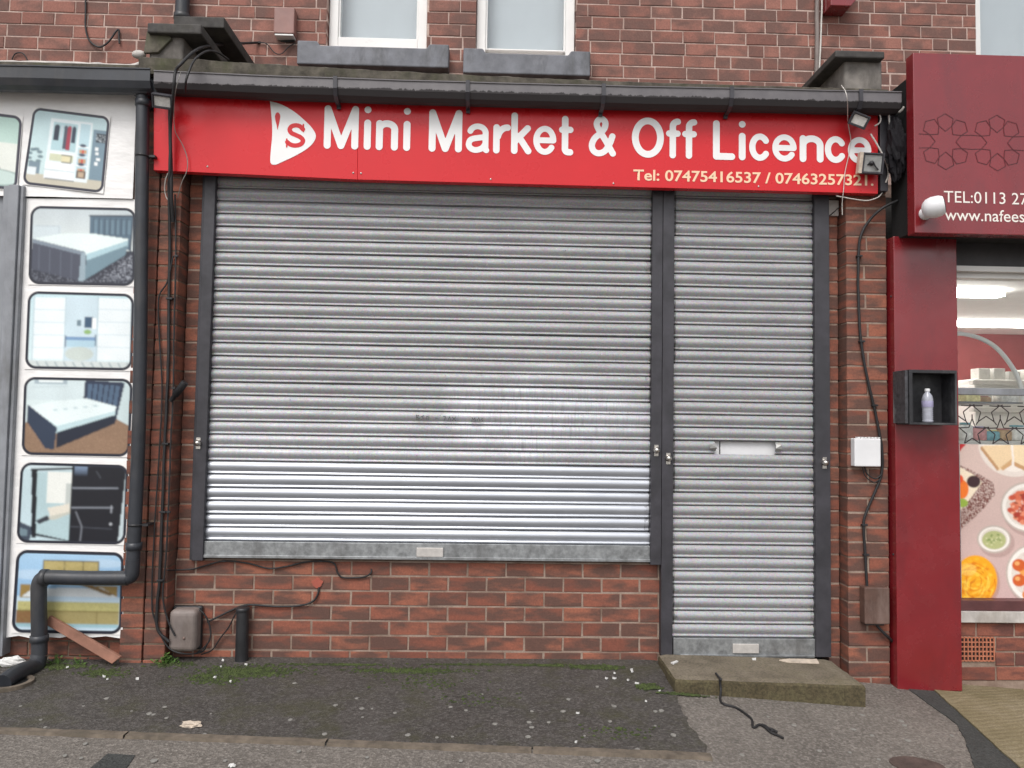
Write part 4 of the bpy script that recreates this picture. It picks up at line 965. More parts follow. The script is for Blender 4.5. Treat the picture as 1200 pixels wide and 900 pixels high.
# drainpipe with long branch
YD = -.155
dp = thing('drainpipe', 'dark slate downpipe between the picture board and the brick pier, cranked left at the bottom', 'drainpipe', (at(165, 400, YD).x, YD, 0))
top_ = at(167.5, 100, YD); k1 = at(164.5, 400, YD); k2 = at(156, 655, YD)
m = MB(); P = [top_, top_.lerp(k1, .5), k1, k1.lerp(k2, .5)+Vector((.008, 0, 0)), k2]; m.tube(smooth_pts(P, 6), .035, 18)
ctr = [at(155, 668, YD), at(152, 676, YD), at(145, 678, YD)]
m.tube(smooth_pts([k2, ctr[0], at(153.5, 675, YD), at(148, 677.5, YD), at(140, 677.5, YD)], 6), .037, 18); m.build('downpipe', M['pipe'], dp)
m = MB(); m.tube(smooth_pts([at(150, 677.5, YD), at(100, 677.5, YD), at(60, 676.5, YD), at(50, 678, YD), at(46, 685, YD), at(45.5, 700, YD), at(46, 740, YD), at(46, 768, YD)], 8), .039, 18); m.build('branch_pipe', M['pipe'], dp)
m = MB(); e = at(46, 768, YD); en = atG(4, 800, .03); m.tube(smooth_pts([e, e+Vector((-.005, -.02, -.05)), e.lerp(en, .35)+Vector((0, -.02, -.02)), e.lerp(en, .75), en], 8), .041, 18); m.build('shoe', M['pipe'], dp)
for py in (121, 640):
    c = at(168 if py < 300 else 157, py, YD); m = MB(); m.lathe([(.036, -.02), (.042, -.018), (.042, .018), (.036, .02)], c, 'Z', 18); m.build('collar', M['pipe'], dp)
m = MB(); c = at(167.5, 107, YD); m.box(c.x-.05, c.x+.05, YD-.05, YD+.05, c.z-.03, c.z+.06); m.build('gutter_outlet', M['pipe'], dp, .012)
for py in (183, 615):
    c = at(167 if py < 300 else 158.5, py, YD); m = MB(); m.lathe([(.0355, -.006), (.0385, -.006), (.0385, .006), (.0355, .006)], c, 'Z', 18); m.box(c.x+.037, c.x+.07, YD-.006, -.08, c.z-.006, c.z+.006); m.build('pipe_clip', M['black'], dp)
for px, py in ((46, 748), (52, 677)):
    c = at(px, py, YD); m = MB(); m.lathe([(.040, -.018), (.046, -.016), (.046, .016), (.040, .018)], c, 'Z' if py > 700 else 'X', 18); m.build('collar', M['pipe'], dp)
# gully
c = atG(6, 803); m = MB(); n = 28
for r0_, r1_, z0_, z1_ in ((.13, .105, .02, .02), (.105, .10, .02, -.02)):
    V = []
    for k in range(n):
        a = 2*math.pi*k/n
        for r_, z_ in ((r0_, z0_), (r1_, z1_)): V.append((c.x+r_*math.cos(a), c.y+r_*math.sin(a)*.9, zg(c.x, c.y)+z_))
    m.add(V, [(2*k, 2*((k+1) % n), 2*((k+1) % n)+1, 2*k+1) for k in range(n)], None, 0, True)
m.add([(c.x+.13*math.cos(2*math.pi*k/n), c.y+.117*math.sin(2*math.pi*k/n), zg(c.x, c.y)+z_) for z_ in (.02, -.02) for k in range(n)], [(k, (k+1) % n, n+(k+1) % n, n+k) for k in range(n)])
t = thing('gully', 'round drain gully with a chipped rim under the drainpipe shoe', 'drain', (c.x, c.y, zg(c.x, c.y)))
m.build('rim', M['kerb'], t, fix=False); m = MB(); m.add([(c.x+.104*math.cos(2*math.pi*k/n), c.y+.094*math.sin(2*math.pi*k/n), zg(c.x, c.y)+.009) for k in range(n)], [tuple(range(n))]); m.build('drain_mouth', M['print_dark'], t, fix=False)

# plank leaning by the wall foot
q = [at(58, 727, -.11), at(63, 722, -.11), at(140, 771, -.16), at(131, 777.5, -.16)]
q = [at(52, 731, -.105), at(58, 722, -.105), at(141, 770, -.15), at(131, 778, -.15)]
m = MB(); m.hexa(q, [p_+Vector((0, .022, 0)) for p_ in q]); tag(m.build('plank', M['wood'], None, .002), 'short brown board leaning against the wall below the lowest bed picture', 'plank')
# crumpled white bag by the pipe
def crumple(name, px, py, sx, sy, sz, mat, label, cat, seed, group=None):
    c = atG(px, py); m = MB(); n, k = 10, 14; V = []
    for i in range(n+1):
        for j in range(k):
            a, b = math.pi*i/n, 2*math.pi*j/k; d = Vector((math.sin(a)*math.cos(b), math.sin(a)*math.sin(b), math.cos(a)))
            f = 1+.45*noise.noise(d*2.3+Vector((seed, 0, 0)))+.25*noise.noise(d*6+Vector((0, seed, 0)))
            V.append((c.x+d.x*sx*f, c.y+d.y*sy*f, zg(c.x, c.y)+sz+max(-sz, d.z*sz*f)))
    m.add(V, [(i*k+j, i*k+(j+1) % k, (i+1)*k+(j+1) % k, (i+1)*k+j) for i in range(n) for j in range(k)])
    return tag(m.build(name, mat), label, cat, group)
crumple('plastic_bag', 14, 782, .075, .025, .028, M['paper'], 'crumpled white plastic bag lying by the foot of the drainpipe', 'litter', 1)

# ==================================================================================================
# CABLES AND SMALL THINGS ON THE SHOP
# ==================================================================================================
def cable(pts, r, mat, label, name='cable', group=None, k=7, cat='cable', clips=()):
    m = MB(); P = [at(*p_) for p_ in pts]; Q = smooth_pts(P, k); Q = [q+Vector((.0022*noise.noise((q.z*14, i*.05, r*900)), 0, .0015*noise.noise((q.x*14, i*.05, r*700)))) for i, q in enumerate(Q)]
    m.tube(Q, r, 8); o = tag(m.build(name, M[mat], fix=False), label, cat, group)
    for i in clips:
        c = P[i]; m = MB(); m.box(c.x-r*1.5, c.x+r*2.6, c.y-r*1.3, c.y+r*1.6, c.z-.005, c.z+.005); m.build('cable_clip', M['black'], o, .001)
    return o
YC = -.095
cable([(345, 48, YU-.01), (300, 50, YU-.02), (262, 52, .2), (243, 54, -.1), (228, 60, -.26), (213, 74, -.37), (206, 84, -.37), (204, 100, -.375), (202, 125, -.30), (200, 150, -.20), (199, 200, -.17), (198, 225, -.13), (199, 280, YC), (198, 350, YC), (197, 430, YC), (193, 520, YC), (190, 600, YC), (187, 680, YC), (184, 710, YC), (185, 738, YC), (198, 752, YC)], .0085, 'cable', 'thick black cable looping over the roof edge and down the left brick pier', clips=(13, 15, 16, 17))
cable([(268, 70, .0), (256, 62, -.1), (243, 60, -.2), (230, 68, -.3), (222, 82, -.36), (218, 96, -.37), (217, 108, -.3)], .006, 'cable', 'short black cable arching over the roof edge beside the left parapet')
cable([(212, 84, -.37), (207, 100, -.375), (204, 125, -.30), (205, 152, -.2), (214, 170, -.16), (219.5, 186, -.15), (219, 200, -.15), (214, 212, -.14), (210, 224, -.12), (208, 232, -.1)], .0022, 'gum', 'thin grey wire curling across the left end of the red sign')
cable([(199, 120, -.19), (199.5, 160, -.17), (200.5, 200, -.16), (201, 232, -.14), (203, 260, -.10)], .010, 'cable', 'straight black conduit crossing the left end of the red sign')
cable([(197, 203, -.145), (194, 211, -.13), (193, 221, -.11), (195, 231, YC), (200, 238, YC)], .003, 'wcable', 'short loop of pale wire hanging just under the left end of the sign')
cable([(205, 228, YC), (206, 300, YC), (204, 380, YC), (203, 455, YC), (200, 520, YC), (197, 600, YC), (194, 660, YC), (191, 700, YC), (198, 730, YC), (205, 745, YC)], .005, 'cable', 'thin black cable down the right edge of the left brick pier', clips=(1, 3, 5))
cable([(203, 300, YC), (196, 330, YC), (186, 350, YC), (187, 400, YC), (190, 460, YC), (186, 540, YC), (181, 620, YC), (178, 700, YC), (181, 725, YC), (196, 757, YC), (215, 766, YC), (236, 764, -.02), (243, 754, 0.0)], .0045, 'cable', 'thin black cable wandering down the left pier to the taupe meter box')
m = MB(); a, b = at(200, 470, -.11), at(217, 448, -.12); m.tube([a, a.lerp(b, .3), a.lerp(b, .32), b], [.012, .013, .020, .020], 14); tag(m.build('cable_sleeve', M['black']), 'black rubber cable sleeve sticking up from the left brick pier', 'cable end')
Y0 = .008
cable([(196, 668, -.09), (207, 668, -.02), (225, 667, Y0), (240, 663, Y0), (262, 657.5, Y0-.004), (290, 660, Y0), (315, 666, Y0), (335, 664, Y0), (355, 659, Y0), (375, 657.5, Y0), (391, 660, Y0), (396, 672, Y0), (404, 677, Y0), (425, 676.5, Y0), (434, 672, Y0), (435, 667, .02)], .0045, 'cable', 'black cable sagging along the top of the stall wall under the shutter rail', clips=(4, 9))
cable([(243, 729, 0.), (270, 716, Y0), (290, 709, Y0), (320, 710.5, Y0), (350, 710, Y0), (366, 705, Y0), (372, 697, Y0), (374, 688, .015)], .0055, 'cable', 'black cable from the meter box to the hole in the stall wall')
cable([(284, 711, 0.), (277, 718, -.01), (268, 735, -.005), (258, 748, 0.), (248, 762, 0.), (236, 767, 0.)], .004, 'cable', 'black cable looping from the pipe stub down to the ground by the meter box')
cable([(225, 713, -.01), (236, 716, -.03), (244, 728, -.03), (247, 745, -.03), (241, 757, -.03), (231, 765, -.03)], .0045, 'cable', 'black cable loop bulging from the right side of the meter box')
m = MB(); c = at(372, 683, .018); pts = [(c.x+.030*math.cos(a)*(1+.16*math.sin(5*a)), c.z+.026*math.sin(a)*(1+.16*math.cos(4*a))) for a in [2*math.pi*k/18 for k in range(18)]]; m.prism_xz(pts, .014, .019); tag(m.build('sealant', simple('red_sealant', (.36, .09, .06), .8)), 'red sealant blob round the cable hole in the stall wall', 'sealant')
# meter box
a, b = at(197, 764, -.07), at(231.5, 714.5, -.07); t = thing('meter_box', 'rounded taupe meter box low on the wall beside the left pier', 'meter box', ((a.x+b.x)/2, -.03, a.z))
m = MB(); m.box(a.x, b.x, -.085, .016, a.z, b.z); m.build('cover', M['meter'], t, .03, 4)
m = MB(); m.box(a.x-.008, b.x+.004, -.012, .018, a.z-.004, b.z+.006); m.build('back_plate', M['black'], t, .01, 2)
m = MB(); c = at(215.5, 748, -.086); m.lathe([(.008, 0), (.007, .003), (.001, .0035)], c, 'Y', 12); m.build('cover_screw', M['brownbox'], t)
# pipe stub
a, b = at(284.5, 712, -.03), at(283, 777, -.03); m = MB(); m.tube([b, a], [.036, .032], 18); m.lathe([(.034, -.01), (.037, 0), (.037, .012), (.02, .013)], a-Vector((0, 0, .012)), 'Z', 18); tag(m.build('pipe_stub', M['black']), 'short black pipe stub standing against the stall wall', 'pipe')
# weeds
def weed(px, py, n, sp, r_, label):
    c = atG(px, py); m = MB()
    for _ in range(n):
        a = random.uniform(0, 6.28); d = random.uniform(0, sp); h = random.uniform(.004, .05)*(1.3-d/sp); bx, by = c.x+d*math.cos(a), min(c.y+d*math.sin(a)*.5, -.01); bz = zg(bx, by)+h
        L = r_*random.uniform(.6, 1.3); ta = random.uniform(0, 6.28); tl = random.uniform(-.2, .7); dx = Vector((math.cos(ta)*math.cos(tl), math.sin(ta)*math.cos(tl), math.sin(tl))); sd_ = dx.cross(Vector((0, 0, 1))).normalized()
        b0_ = Vector((bx, by, bz)); m.add([b0_, b0_+dx*L*.5+sd_*L*.35, b0_+dx*L, b0_+dx*L*.5-sd_*L*.35, ], [(0, 1, 2, 3)])
        m.tube([(c.x+(bx-c.x)*.3, c.y+(by-c.y)*.3, zg(bx, by)), b0_], .0012, 4, 0, False)
    return tag(m.build('weed', M['leaf'], fix=False), label, 'weed')
weed(194, 778, 90, .075, .02, 'leafy green weed growing at the foot of the left pier by the meter box')
weed(968, 823, 34, .03, .014, 'small green weed sprouting at the front of the concrete step')
weed(990, 825, 16, .025, .011, 'tiny sparse weed at the front right of the concrete step')
weed(66, 778, 40, .08, .013, 'low weed growing behind the drainpipe shoe')
weed(92, 779, 25, .05, .012, 'low weed growing under the leaning board')
# right pier boxes
a, b = at(1000.5, 546.5, -.10), at(1031, 514, -.10); t = thing('junction_box', 'white plastic junction box on the right brick pier', 'junction box', ((a.x+b.x)/2, -.06, a.z))
m = MB(); m.box(a.x, b.x, -.112, -.061, a.z, b.z); m.build('box_lid', M['whitebox'], t, .006, 3)
for k in range(7): m = MB(); m.box(a.x+.022+k*.019, a.x+.034+k*.019, -.108, -.075, b.z+.001, b.z+.008); m.build('cable_gland', M['whitebox'], t)
a, b = at(1010, 730, -.09), at(1039, 687, -.09); t = thing('brown_box', 'scuffed brown plastic box at the foot of the right brick pier', 'junction box', ((a.x+b.x)/2, -.06, a.z))
m = MB(); m.box(a.x, b.x, -.125, -.061, a.z, b.z); m.build('box_lid', M['brownbox'], t, .008, 3)
m = MB(); m.box(a.x+.02, b.x-.02, -.10, -.07, a.z-.012, a.z-.001); m.build('cable_gland', M['black'], t, .003)
cable([(1052, 235, -.12), (1034, 244, -.11), (1019, 258, -.085), (1009, 276, -.078), (1006, 300, -.075), (1006, 350, -.075), (1009, 400, -.075), (1016, 440, -.075), (1024, 475, -.075), (1030, 505, -.075), (1034, 530, -.08), (1033, 555, -.075), (1026, 575, -.075), (1016, 598, -.075), (1012, 615, -.075), (1014, 650, -.075), (1016, 688, -.08)], .0078, 'cable', 'black cable running down the right brick pier past the white box', clips=(4, 6, 8, 14, 15))
cable([(1013, 547, -.08), (1017, 556, -.08), (1026, 561, -.085), (1033, 556, -.085)], .004, 'cable', 'thin dark cable looping under the white junction box')
cable([(1010, 546, -.08), (1014, 558, -.082), (1024, 565, -.086), (1031, 562, -.086)], .003, 'cable', 'thinner dark cable hanging lowest under the white junction box')
cable([(1026, 731, -.09), (1032, 738, -.09), (1040, 746, -.09), (1046, 752, -.06)], .008, 'cable', 'stiff black cable leaving the bottom of the brown box')
cable([(986, 100, -.24), (990.5, 107, -.375), (993, 120, -.375), (993.5, 140, -.2), (995, 152, -.15), (997, 165, -.14), (995, 180, -.14), (991, 198, -.14), (989, 215, -.14), (988, 226, -.14), (987, 240, -.11), (987, 252, -.10)], .0023, 'wcable', 'thin white cable dangling over the right end of the red sign')
cable([(1024.5, 130, -.16), (1031, 135, -.18), (1031.5, 143, -.18), (1025, 148, -.17)], .004, 'wcable', 'short curved white cable beside the tilted floodlight')
cable([(1020, 157, -.16), (1027, 168, -.16), (1033, 179, -.16), (1040, 195, -.16), (1041, 205, -.15), (1038, 214, -.14)], .005, 'wcable', 'white cable slanting from the tilted floodlight to the square floodlight')
cable([(980, 229.5, -.12), (995, 232.5, -.12), (1015, 235, -.12), (1028, 231.5, -.12), (1034, 226, -.12)], .0035, 'wcable', 'white cable sagging below the right corner of the red sign')
cable([(987, 240, -.03), (978, 248, -.02), (972, 253, .0)], .003, 'cable', 'thin dark wire on the pale patch at the top of the right door guide')
cable([(1047, 128, -.2), (1054, 131, -.2), (1060, 125, -.22)], .007, 'wcable', 'white cable scrap poking out above the black gap on the right')
cable([(1042, 135, -.18), (1043, 152, -.18)], .005, 'wcable', 'short white cable end hanging in the black gap beside the maroon fascia')
m = MB(); a, b = at(971, 252, .0), at(984, 234, .0); m.box(a.x, b.x, .012, .029, a.z, b.z); tag(m.build('filler_patch', M['sill_white'], None, .003), 'pale filler patch beside the top of the right door guide', 'patch')
# crumpled sheeting and a post in the gap by the maroon fascia
def lump(name, c, r3, mat, label, cat, seed):
    m = MB(); n, k = 16, 22; V = []
    for i in range(n+1):
        for j in range(k):
            a, b = math.pi*i/n, 2*math.pi*j/k; d = Vector((math.sin(a)*math.cos(b), math.sin(a)*math.sin(b), math.cos(a)))
            f = 1+.35*noise.noise(d*2.6+Vector((seed, 0, 0)))+.3*noise.noise(d*6+Vector((0, seed, 0))); V.append((c.x+d.x*r3[0]*f, c.y+d.y*r3[1]*f, c.z+d.z*r3[2]*f))
    m.add(V, [(i*k+j, i*k+(j+1) % k, (i+1)*k+(j+1) % k, (i+1)*k+j) for i in range(n) for j in range(k)]); return tag(m.build(name, mat), label, cat)
lump('plastic_sheeting', at(1051, 175, -.2), (.05, .05, .17), simple('shiny_black_sheet', (.008, .007, .009), .75, spec=.2, bump=.2), 'crumpled black plastic sheeting stuffed beside the maroon fascia', 'sheeting', 3)
m = MB(); a, b = at(1030, 225, -.12), at(1038, 128, -.12); m.box(a.x, b.x, -.14, -.082, a.z, b.z); tag(m.build('wooden_post', M['guide'], None, .003), 'dark grimy post just beyond the right end of the red sign', 'post')
# floodlights
def flood(px, py, Y, w_, h_, rx, ry, rz, label, open_=False):
    c = at(px, py, Y); t = thing('floodlight', label, 'floodlight', c)
    t.rotation_euler = (R(rx), R(ry), R(rz)); ORI[t] = Vector((0, 0, 0))
    m = MB(); m.box(-w_/2, w_/2, .004, .035, -h_/2, h_/2); m.box(-w_/2, -w_/2+.01, -.008, .0035, -h_/2, h_/2); m.box(w_/2-.01, w_/2, -.008, .0035, -h_/2, h_/2); m.box(-w_/2+.0105, w_/2-.0105, -.008, .0035, -h_/2, -h_/2+.01); m.box(-w_/2+.0105, w_/2-.0105, -.008, .0035, h_/2-.01, h_/2)
    m.build('housing', M['guide'], t, .002)
    m = MB(); m.box(-w_/2+.012, w_/2-.012, .0, .0035, -h_/2+.012, h_/2-.012); fc = m.build('lamp_face', M['led'] if not open_ else M['silver'], t)
    if open_:
        m = MB(); m.tube(smooth_pts([(-.03, -.004, -.01), (-.01, -.012, .01), (.01, -.01, -.015), (.03, -.008, -.035)], 5), .004, 6); m.sphere((-.01, -.006, 0), .014, 8); m.build('bulb_remains', M['black'], t)
        m = MB(); m.box(-w_/2-.02, -w_/2-.001, -.01, .03, -h_/2, h_/2); m.build('side_lens', M['card'], t)
    for q in (-w_*.35, w_*.35-.008): m = MB(); m.box(q, q+.008, .036, .11, -.012, .012); m.build('bracket', M['guide'], t)
    return t
flood(190, 119, -.26, .105, .075, 32, 4, 8, 'small floodlight with a pale lamp face at the left end of the red sign')
flood(1007, 141, -.24, .098, .072, 28, 24, -8, 'tilted black-framed floodlight above the last letter of the red sign')
flood(1023, 191.5, -.20, .118, .115, 10, 3, -4, 'square broken floodlight with open silver housing at the right end of the red sign', True)
# things on the upper wall
a, b = at(321, 42, YU-.06), at(346, 10, YU-.06); t = thing('alarm_box', 'faded pinkish brown box on the upper brick wall left of the window', 'alarm box', ((a.x+b.x)/2, YU, a.z))
m = MB(); m.box(a.x, b.x, YU-.075, YU-.001, a.z+.012, b.z); m.build('cover', M['alarm'], t, .006, 2); m = MB(); m.box(a.x+.008, b.x-.006, YU-.07, YU-.001, a.z, a.z+.0115); m.build('lamp_strip', M['upvc'], t, .002)
cable([(100, -30, YU-.012), (100.5, 10, YU-.012), (100, 30, YU-.012), (104, 46, YU-.012), (115, 55, YU-.02), (126, 50, YU-.02), (135, 38, YU-.02), (139, 35, YU-.012), (139.5, 43, YU-.012), (140, 51, YU-.012)], .006, 'cable', 'brown cable hooked up and down the upper wall at the left')
cable([(14, 70, YU-.01), (18, 63, YU-.012), (26, 62, YU-.015), (31, 68, YU-.015), (34, 78, YU-.012)], .004, 'cable', 'small dark cable hoop above the left gutter')
cable([(300, 50, YU-.012), (312, 51, YU-.015), (322, 62, YU-.02), (330, 63, YU-.02), (338, 55, YU-.02), (347, 50, YU-.01)], .0035, 'cable', 'thin dark cable drooping under the pinkish brown box')
cable([(963.5, -40, YU-.03), (963, 10, YU-.03), (962, 40, YU-.03), (960.5, 75, YU-.03), (959, 92, YU-.03)], .006, 'wcable', 'straight white cable down the upper wall above the right parapet')
cable([(957, -40, YU-.02), (957.5, 30, YU-.02), (957, 95, YU-.02)], .016, 'meter', 'narrow grey-brown conduit on the upper wall beside the white cable', 'conduit', cat='conduit')
a, b = at(972, 8, YU-.12), at(1004, -18, YU-.12); t = thing('red_box', 'dark red box seen at the top edge above the right parapet', 'box', ((a.x+b.x)/2, YU, a.z))
P = [(a.x, a.z), (b.x-.05, a.z), (b.x, a.z+.06), (b.x, a.z+.32), (a.x, a.z+.32)]; m = MB(); m.prism_xz(P, YU-.14, YU-.001); m.build('cover', M['maroon'], t, .004); 
m = MB(); c = at(208, 20, YU-.06); m.tube([(c.x+.03, YU-.06, c.z+.35), (c.x+.03, YU-.06, c.z-.06)], .045, 16); m.lathe([(.046, -.02), (.053, -.018), (.053, .018), (.046, .02)], (c.x+.03, YU-.06, c.z), 'Z', 16); tag(m.build('vent_pipe', M['pipe']), 'black pipe coming down the upper wall onto the left parapet', 'pipe')

# ==================================================================================================
# RIGHT NEIGHBOUR: maroon shopfront
# ==================================================================================================
YF = -.32
fb = thing('fascia_sign', 'maroon fascia sign box with star pattern and telephone number over the right shop', 'shop sign', (3.6, YF, 2.5))
fx0 = at(1071, 170, YF).x; fz1 = at(1100, 62.5, YF).z; fz0 = at(1100, 273.5, YF).z
m = MB(); m.box(fx0, 6.2, YF, YF+.075, fz0, fz1); m.build('fascia_panel', M['maroon'], fb, .004, 2)
m = MB(); m.box(fx0+.02, 6.2, YF+.08, -.04, fz0+.02, fz1-.1); m.build('backing_frame', M['print_dark'], fb)
text('phone_number', 'TEL:0113 27', at(1106, 237, YF), at(1204, 240, YF), .066, M['cream_vinyl'], fb, YF-.002, .0)
text('web_address', 'www.nafees', at(1107, 258, YF), at(1200.5, 260.5, YF), .066, M['cream_vinyl'], fb, YF-.002, .004)
# eight-pointed star lattice, engraved
m = MB(); cz = at(1110, 166, YF).z; c0 = at(1108, 165, YF).x; pitch = at(1168.5, 165, YF).x-c0; Rr = pitch*.5; L = []
for k in range(6):
    cx = c0+k*pitch
    L = []; po = lambda rr, dg: (cx+rr*Rr*math.cos(R(dg)), rr*Rr*math.sin(R(dg)))
    for s in range(8):
        v = 45*s
        L.append([po(.66, v-22.5), po(.40, v), po(.66, v+22.5)])
        if s not in (0, 4): L.append([po(.66, v-22.5), po(.95, v-19), po(1.08, v), po(.95, v+19), po(.66, v+22.5)])
        else: L.append([po(.66, v-22.5), po(1.06, v-15)]); L.append([po(.66, v+22.5), po(1.06, v+15)])
    m = MB()
    for q_ in L:
        for a, b in zip(q_[:-1], q_[1:]):
            d = Vector((b[0]-a[0], b[1]-a[1])); n_ = Vector((-d.y, d.x)).normalized()*.0020; off_ = random.uniform(0, .0004)
            m.add([(a[0]+n_.x, YF-.0012-off_, cz+a[1]+n_.y), (a[0]-n_.x, YF-.0012-off_, cz+a[1]-n_.y), (b[0]-n_.x, YF-.0012-off_, cz+b[1]-n_.y), (b[0]+n_.x, YF-.0012-off_, cz+b[1]+n_.y)], [(0, 1, 2, 3)])
    m.build('star_pattern', M['maroon_line'], fb, fix=False)
# security camera
c = at(1088, 247, YF-.03); t = thing('security_camera', 'white bullet security camera on the lower left corner of the maroon fascia', 'camera', c)
m = MB(); m.lathe([(.032, -.03), (.034, -.024), (.024, -.012), (.018, .0)], (c.x-.005, c.y, c.z-.01), 'Y', 18); m.build('mount', M['whitebox'], t)
m = MB(); d = Vector((.86, -.46, .16)).normalized(); a = c+Vector((-.052, -.03, -.006)); L_ = .104
m.tube([a-d*.002, a+d*.006, a+d*.022, a+d*.05, a+d*.085, a+d*L_], [.014, .034, .050, .058, .056, .047], 22); m.build('body', M['whitebox'], t)
m = MB(); m.tube([a+d*(L_+.0005), a+d*(L_+.004)], [.042, .040], 20); m.build('lens', M['black'], t)
# pillar
YQ2 = -.12; px0 = at(1049.5, 550, YQ2).x; px1 = at(1124.5, 550, YQ2).x
pt = thing('maroon_pillar', 'tall maroon clad pillar between the brick pier and the cake shop window', 'pillar', ((px0+px1)/2, -.06, -.13))
m = MB(); m.box(px0, px1, YQ2, .09, zg(2.5, -.12)+.004, fz0+.03); m.build('cladding', M['maroon'], pt, .004, 2)
m = MB()
for (x, y) in ((1041, 347), (1042, 650)):
    c = at(x, y, -.1); m = MB(); m.sphere((px0-.001, -.09, c.z), .006, 8); m.build('rivet', M['black'], pt)
# black niche box with a bottle
YN = -.26
a, b = at(1066, 497.5, YN), at(1121.5, 434, YN); t = thing('niche_box', 'black open-fronted box mounted on the maroon pillar', 'display box', ((a.x+b.x)/2, -.19, a.z))
w_ = .012; m = MB(); m.box(a.x, b.x, YN, -.121, b.z-w_*1.5, b.z); m.box(a.x, b.x, YN, -.121, a.z, a.z+w_); m.box(a.x, a.x+w_*1.6, YN, -.121, a.z+w_, b.z-w_*1.5); m.box(b.x-w_, b.x, YN, -.121, a.z+w_, b.z-w_*1.5); m.box(a.x+w_*1.6, b.x-w_, -.135, -.122, a.z+w_, b.z-w_*1.5)
m.build('box_shell', simple('scuffed_black_box', (.022, .022, .025), .5, var=.4, vs=30, bump=.2, dirt=(.12, .12, .12)), t, .002)
m = MB(); m.box(a.x-.018, a.x-.001, YN+.01, -.122, a.z+.006, b.z-.004); m.build('side_tape', simple('peeling_tape', (.05, .05, .055), .5, var=.6, vs=40, bump=.5, dirt=(.3, .3, .3)), t, .002)
c = at(1087, 494, -.20); bz = a.z+w_+.001; bc = (c.x, -.20, bz)
t = thing('water_bottle', 'small cloudy plastic water bottle standing in the black box on the pillar', 'bottle', bc)
m = MB(); pr = [(.001, 0), (.026, 0), (.029, .005)]
for k in range(6): pr += [(.029, .012+k*.011), (.026, .0175+k*.011)]
pr += [(.029, .08), (.029, .115), (.030, .128), (.024, .150), (.013, .166), (.012, .172)]; m.lathe(pr, bc, 'Z', 22); m.build('bottle_body', simple('cloudy_pet', (.36, .37, .42), .12, var=.15, vs=40, bump=0), t)
m = MB(); m.lathe([(.0295, .085), (.0300, .086), (.0300, .119), (.0295, .12)], bc, 'Z', 22); m.build('bottle_label', simple('lilac_label', (.34, .32, .47), .4, var=.35, vs=40, bump=0), t)
m = MB(); m.lathe([(.014, .172), (.0145, .174), (.0145, .186), (.013, .188)], bc, 'Z', 18); m.build('cap', M['whitebox'], t)

# ---- cake shop
cs = thing('cake_shop', 'lit cake shop interior behind the window beside the maroon pillar', 'shop', (4, 1, -.1))
X0, X1, Y1 = px1-.06, 6.4, 4.6; ZC = 2.46
m = MB(); m.box(X0, X1, .16, Y1, -.24, -.14); m.build('shop_floor', M['room_white'], cs)
m = MB(); m.box(X0, X1, .16, Y1, ZC, ZC+.08); m.build('ceiling', M['room_white'], cs)
m = MB(); m.box(X0, X1, Y1, Y1+.1, -.14, ZC); m.build('back_wall', M['room_red'], cs)
m = MB(); m.box(X0-.08, X0, .10, Y1, -.2, ZC); m.box(X1, X1+.08, .10, Y1, -.2, ZC); m.build('side_wall', M['room_white'], cs)
for yy in (1.75, 3.55):
    m = MB(); m.box(X0+.1, X1-.6 if yy > 3 else at(1172, 332, yy).x, yy-.06, yy+.06, ZC-.05, ZC-.006); m.build('ceiling_light', M['strip'], cs)
# shopfront: head, transom, sill, stall riser
zt1 = at(1160, 327, .05).z; zw = at(1160, 313.5, .02).z
m = MB(); m.box(px1+.001, 6.3, -.02, .14, at(1160, 318, -.02).z+.02, 2.75); m.build('shop_head', simple('dark_head_panel', (.045, .042, .045), .45), cs)
m = MB(); m.box(px1+.001, 6.3, -.03, .0, at(1160, 318, -.03).z, at(1160, 312, -.03).z); m.box(px1+.001, 6.3, .02, .10, at(1160, 326, .02).z, at(1160, 318, -.02).z+.019); m.build('head_trim', M['upvc'], cs)
zs0, zs1 = at(1160, 463, .05).z, at(1160, 455, .05).z
m = MB(); m.box(px1+.001, 6.3, .03, .10, zs0, zs1); m.box(px1+.001, px1+.012, .03, .10, .36, zs0-.001); m.build('transom', M['grey_metal'], cs, .003)
zq0, zq1 = at(1160, 715, 0).z, at(1160, 703, 0).z
m = MB(); m.box(px1+.001, 6.3, -.02, .12, zq0, zq1); m.build('bottom_frame', simple('dull_maroon_frame', (.10, .035, .036), .5), cs, .003)
m = MB(); m.box(px1+.001, 6.3, -.03, .12, at(1160, 728.5, 0).z, zq0-.001); m.build('window_sill', M['sill_white'], cs, .004)
zf0 = -.2; ztp = at(1160, 729.5, 0).z
m = MB(); bricks(m, px1+.001, 6.2, ztp-4*.083, 4, .083, .0, .1, .222, .05, .010, .0012, 0, [(at(1125, 760).x, at(1166, 760).x+.004, at(1145, 776).z, at(1145, 746.5).z)])
m.build('stall_wall', M['brick_right'], cs); m = MB(); m.box(px1+.001, 6.2, .0055, .12, zf0, ztp-.001); m.build('mortar_bed', M['mortar'], cs)
# air brick with square holes
a, b = at(1126, 774.5, -.004), at(1165, 747.5, -.004); m = MB(); nxh, nzh = 9, 5; cw, chh = (b.x-a.x)/nxh, (b.z-a.z)/nzh; bw_ = .0065
for i in range(nxh+1): m.box(a.x+i*cw-bw_*.5, a.x+i*cw+bw_*.5, -.005, .03, a.z, b.z)
for j in range(nzh+1):
    for i in range(nxh): m.box(a.x+i*cw+bw_*.5+.0002, a.x+(i+1)*cw-bw_*.5-.0002, -.0045, .03, a.z+j*chh-bw_*.5, a.z+j*chh+bw_*.5)
ab = m.build('air_brick', M['terracotta'], cs); m = MB(); m.box(a.x, b.x, .004, .0052, a.z, b.z); m.build('air_holes', M['print_dark'], ab)
